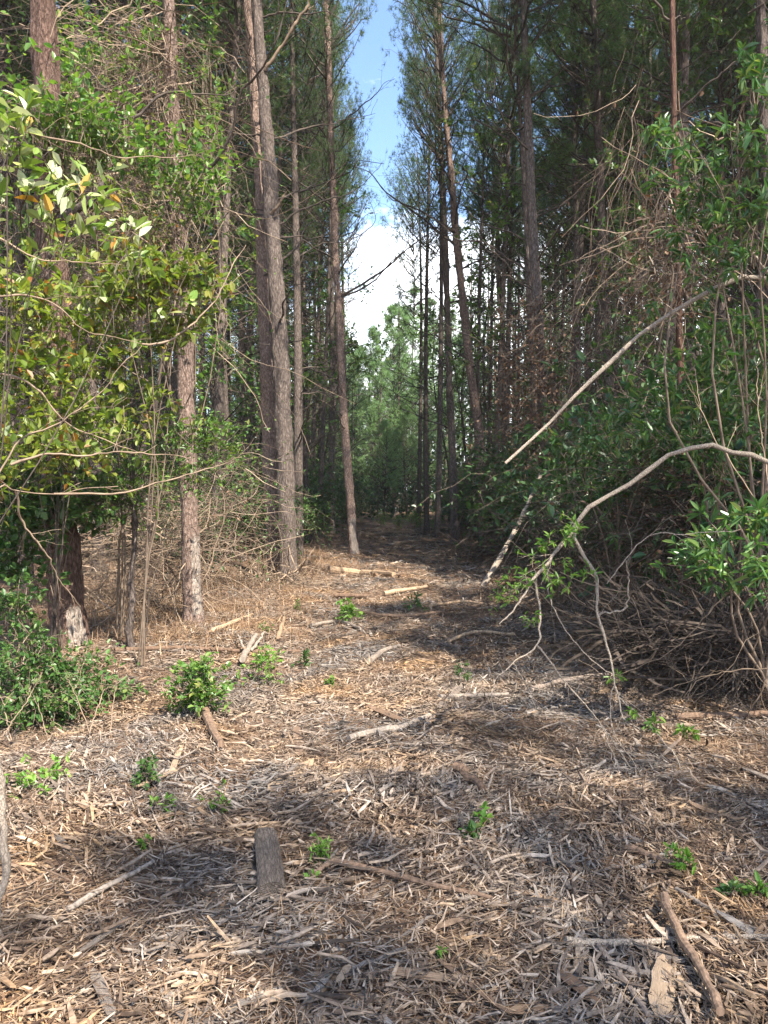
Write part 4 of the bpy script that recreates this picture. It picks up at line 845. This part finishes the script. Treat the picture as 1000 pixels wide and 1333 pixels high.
stick('fallen_branch', 'thin grey branch lying crosswise right of the pointed plank', [(572, 913), (620, 911), (662, 909)], 7, 'log_grey', cat='branch')
stick('fallen_branch', 'curved grey branch lying by the tips of the arching branch', [(690, 905), (730, 892), (792, 884)], 8, 'log_grey', cat='branch')
stick('fallen_log', 'pale tan log lying across the track past the pine pair', [(428, 746), (470, 750), (512, 752)], 10, 'log_tan', cat='log')
stick('fallen_log', 'grey thin log just this side of the pale tan log', [(436, 779), (478, 780)], 7, 'log_brown', cat='log')
stick('fallen_stick', 'bright stick lying aslant in the middle of the track beyond the sprout', [(500, 776), (530, 771), (555, 767)], 6, 'log_tan')
stick('fallen_log', 'far pale log spanning the end of the bare track', [(468, 699), (505, 696), (540, 695)], 5, 'log_tan', cat='log')
stick('fallen_log', 'far tan log piece a little this side of the spanning log', [(512, 709), (548, 706)], 4, 'log_tan', cat='log')
stick('fallen_branch', 'long thin dark branch lying on the ground across the left verge', [(150, 851), (210, 848), (270, 849), (330, 853), (390, 852)], 6, 'log_brown', cat='branch')
stick('fallen_branch', 'forked grey branch end propped up on the long dark branch', [(315, 872), (325, 855), (333, 838)], 8, 'log_grey', cat='branch', lift=2.5, forks=[([(322, 860, .05), (310, 842, .12)], 5), ([(326, 855, .05), (345, 843, .16)], 5)])
stick('fallen_stick', 'pale stick angled out from the foot of the peeled pine', [(275, 826), (300, 815), (328, 803)], 6, 'log_tan')
stick('fallen_stick', 'short pale stick standing at a slant by the forked branch', [(362, 835), (370, 808)], 6, 'log_tan')
stick('root_stub', 'dark brown root stub beside the round green bush', [(266, 932), (276, 955), (288, 978)], 13, 'log_brown', cat='stub')
slab('bark_slab', 'upright brown bark piece in the middle of the left track half', (386, 952), (390, 988), 13, 'log_brown', 4)
slab('bark_slab', 'bright tan plank at the lip of the left hollow', (95, 1062), (168, 1051), 11, 'log_tan', 6)
slab('bark_slab', 'tan broken plank just above the bright plank on the left', (180, 1030), (232, 1008), 11, 'log_tan', 10)
slab('bark_slab', 'narrow tan splinter standing out of the left litter', (222, 1015), (238, 972), 9, 'log_tan', 8)
stick('fallen_stick', 'long straight grey-tan stick left of the log piece', [(88, 1194), (140, 1163), (200, 1131)], 8, 'log_grey')
slab('bark_slab', 'jagged grey slab left of the log piece', (122, 1275), (148, 1338), 18, 'log_grey', 11)
slab('bark_slab', 'flat grey splinter sheaf in the shaded left litter', (105, 1250), (165, 1205), 12, 'log_grey', 2)
slab('bark_slab', 'pale flaky slab in the sunny strip above the log piece', (352, 1036), (405, 998), 24, 'log_tan', 1)
stick('root_stub', 'gnarled grey-brown root end right of the pale flaky slab', [(590, 1008), (612, 1020), (628, 1036)], 14, 'log_brown', cat='stub', kink=1.2)
slab('bark_slab', 'chunky reddish bark block behind the driftwood-like branch', (480, 924), (522, 943), 16, 'log_brown', 14)
slab('bark_slab', 'grey slab at the right verge below the brush heap', (968, 1006), (1006, 1022), 14, 'log_grey', 15)
stick('fallen_log', 'low grey log half sunk along the right verge', [(880, 940), (940, 938), (1010, 936)], 10, 'log_brown', cat='log')
stick('fallen_stick', 'slim pale stick pointing at the crossed pole on the right', [(880, 1165), (930, 1195), (990, 1222)], 6, 'log_grey')
slab('bark_slab', 'greyish broken slab between long dark stick and log pole', (600, 1180), (690, 1150), 14, 'log_grey', 13)
slab('bark_slab', 'long brown curved bark strip at the foreground middle', (572, 1262), (660, 1330), 12, 'log_brown', 17)
slab('bark_slab', 'paired tan wood chunk below the log piece', (440, 1290), (455, 1268), 12, 'log_tan', 16)

stick('fallen_stick', 'slim grey stick lying between lime sprout and loose seedling clump', [(405, 818), (440, 812), (470, 822)], 5, 'log_grey')
stick('fallen_stick', 'grey stick lying aslant just short of the pointed plank', [(482, 866), (500, 852), (520, 846)], 8, 'log_grey')
stick('fallen_stick', 'pale crooked stick on the right half of the sunny trail', [(585, 838), (620, 826), (668, 830)], 5, 'log_tan')
stick('fallen_stick', 'brown stick lying across the trail beyond the thin grassy sprout', [(470, 800), (520, 806), (575, 800)], 5, 'log_brown')
stick('fallen_stick', 'thin pale stick resting near the foot of the white pole', [(560, 792), (600, 786), (640, 790)], 4, 'log_tan')

# --- seedlings and sprouts on the track
def sprout(label, px, py, rpx, n, leaf='leaf_lime', ln=.035, wd=.018, per=8, mode='alt', name='seedling', group=None, tall=1.0, depth=None):
    b = gnd(px, py + rpx * .8 * tall); k = b[1] / F_PX; r = rpx * k
    return shrub(name, label, b, [(b + [0, 0, r * 1.1 * tall], (r, r, r * .9 * tall), n)], leaf, ln, wd, per, mode, group, stem_r=.004, cat='plant', droop=.05)
sprout('round dense green bush on the left side of the track', 258, 903, 36, 120, 'leaf_vine', .036, .024, 13, name='small_bush')
sprout('brightest lime sprout in the middle of the track', 455, 798, 15, 26, 'leaf_lime', .05, .03, 9)
sprout('loose green seedling clump beside the forked grey branch', 342, 872, 24, 34, 'leaf_lime', .04, .02, 8)
sprout('little green seedling right of the forked branch clump', 397, 862, 11, 10, 'leaf_mid', .04, .02, 7)
sprout('tiny green sprout left of the driftwood-like branch', 432, 888, 8, 8, 'leaf_lime', .03, .018, 7)
sprout('low green tuft beyond the brightest lime sprout', 540, 786, 14, 14, 'leaf_mid', .05, .025, 7)
sprout('dark green little bush at the lip of the left hollow', 192, 1008, 17, 26, 'leaf_mid', .026, .014, 9)
sprout('pale thin sprout beside the bright tan plank', 216, 1046, 15, 12, 'leaf_lime', .028, .010, 6)
sprout('pale feathery sprout pair in the sunny strip left of the log piece', 285, 1046, 17, 16, 'leaf_lime', .026, .009, 7)
sprout('small lime sprout down-slope of the pale feathery pair', 182, 1100, 9, 9, 'leaf_lime', .022, .012, 7)
sprout('upright fern-like sprout right of the log piece', 416, 1110, 11, 16, 'leaf_lime', .024, .007, 12, tall=1.5)
sprout('tiny sprout under the upright fern-like sprout', 405, 1143, 6, 6, 'leaf_lime', .02, .01, 6)
sprout('clover-like green seedling above the flat brown slab', 628, 1066, 9, 8, 'leaf_lime', .035, .022, 6)
sprout('darker clover-like seedling left of its brighter twin', 610, 1086, 10, 8, 'leaf_mid', .035, .024, 6)
sprout('thin upright green sprout by the pointed plank', 599, 880, 11, 12, 'leaf_mid', .035, .012, 7, tall=1.6)
sprout('single lime sprout near the foreground bark strip', 574, 1240, 9, 8, 'leaf_lime', .018, .008, 7, tall=1.4)
sprout('long-leaved green sprout at the right verge foreground', 985, 1158, 14, 12, 'leaf_lime', .035, .012, 7)
sprout('low leafy sprout left of the verge foreground sprout', 952, 1164, 11, 9, 'leaf_mid', .03, .012, 7)
sprout('bright star-shaped sprout on the litter by the brush heap', 850, 945, 9, 7, 'leaf_lime', .045, .016, 6)
sprout('pale star-shaped sprout nearer the right log', 898, 957, 10, 7, 'leaf_lime', .045, .018, 6)
sprout('star-leaved green sprout below the dangling twigs', 886, 1124, 15, 12, 'leaf_lime', .035, .012, 7)
sprout('loose lime clump by the foot of the white pole', 655, 776, 14, 14, 'leaf_lime', .05, .02, 7)
sprout('thin grassy sprout in front of the pine pair', 390, 790, 10, 9, 'leaf_lime', .04, .01, 6)
sprout('faint green sprout on the sunny patch near the pale stick', 350, 820, 10, 9, 'leaf_lime', .035, .01, 6)

# ------------------------------------------------------------------ haze in the air of the wood
hm, ht, ho = new_mat('haze'); pv = N(ht, 'ShaderNodeVolumePrincipled'); pv.inputs['Color'].default_value = (.86, .93, 1, 1); pv.inputs['Density'].default_value = .0005; pv.inputs['Anisotropy'].default_value = .1
ht.links.new(pv.outputs[0], ho.inputs['Volume'])
B_ = 1400; V = [(x, y, z) for z in (-1.5, 24) for y in (-B_, B_) for x in (-B_, B_)]
hz = obj('haze', MB().add(V, [[0, 2, 3, 1], [4, 5, 7, 6], [0, 1, 5, 4], [2, 6, 7, 3], [0, 4, 6, 2], [1, 3, 7, 5]]).mesh('haze', hm)); tag(hz, 'thin pale haze in the air between the trees', 'haze', kind='stuff')
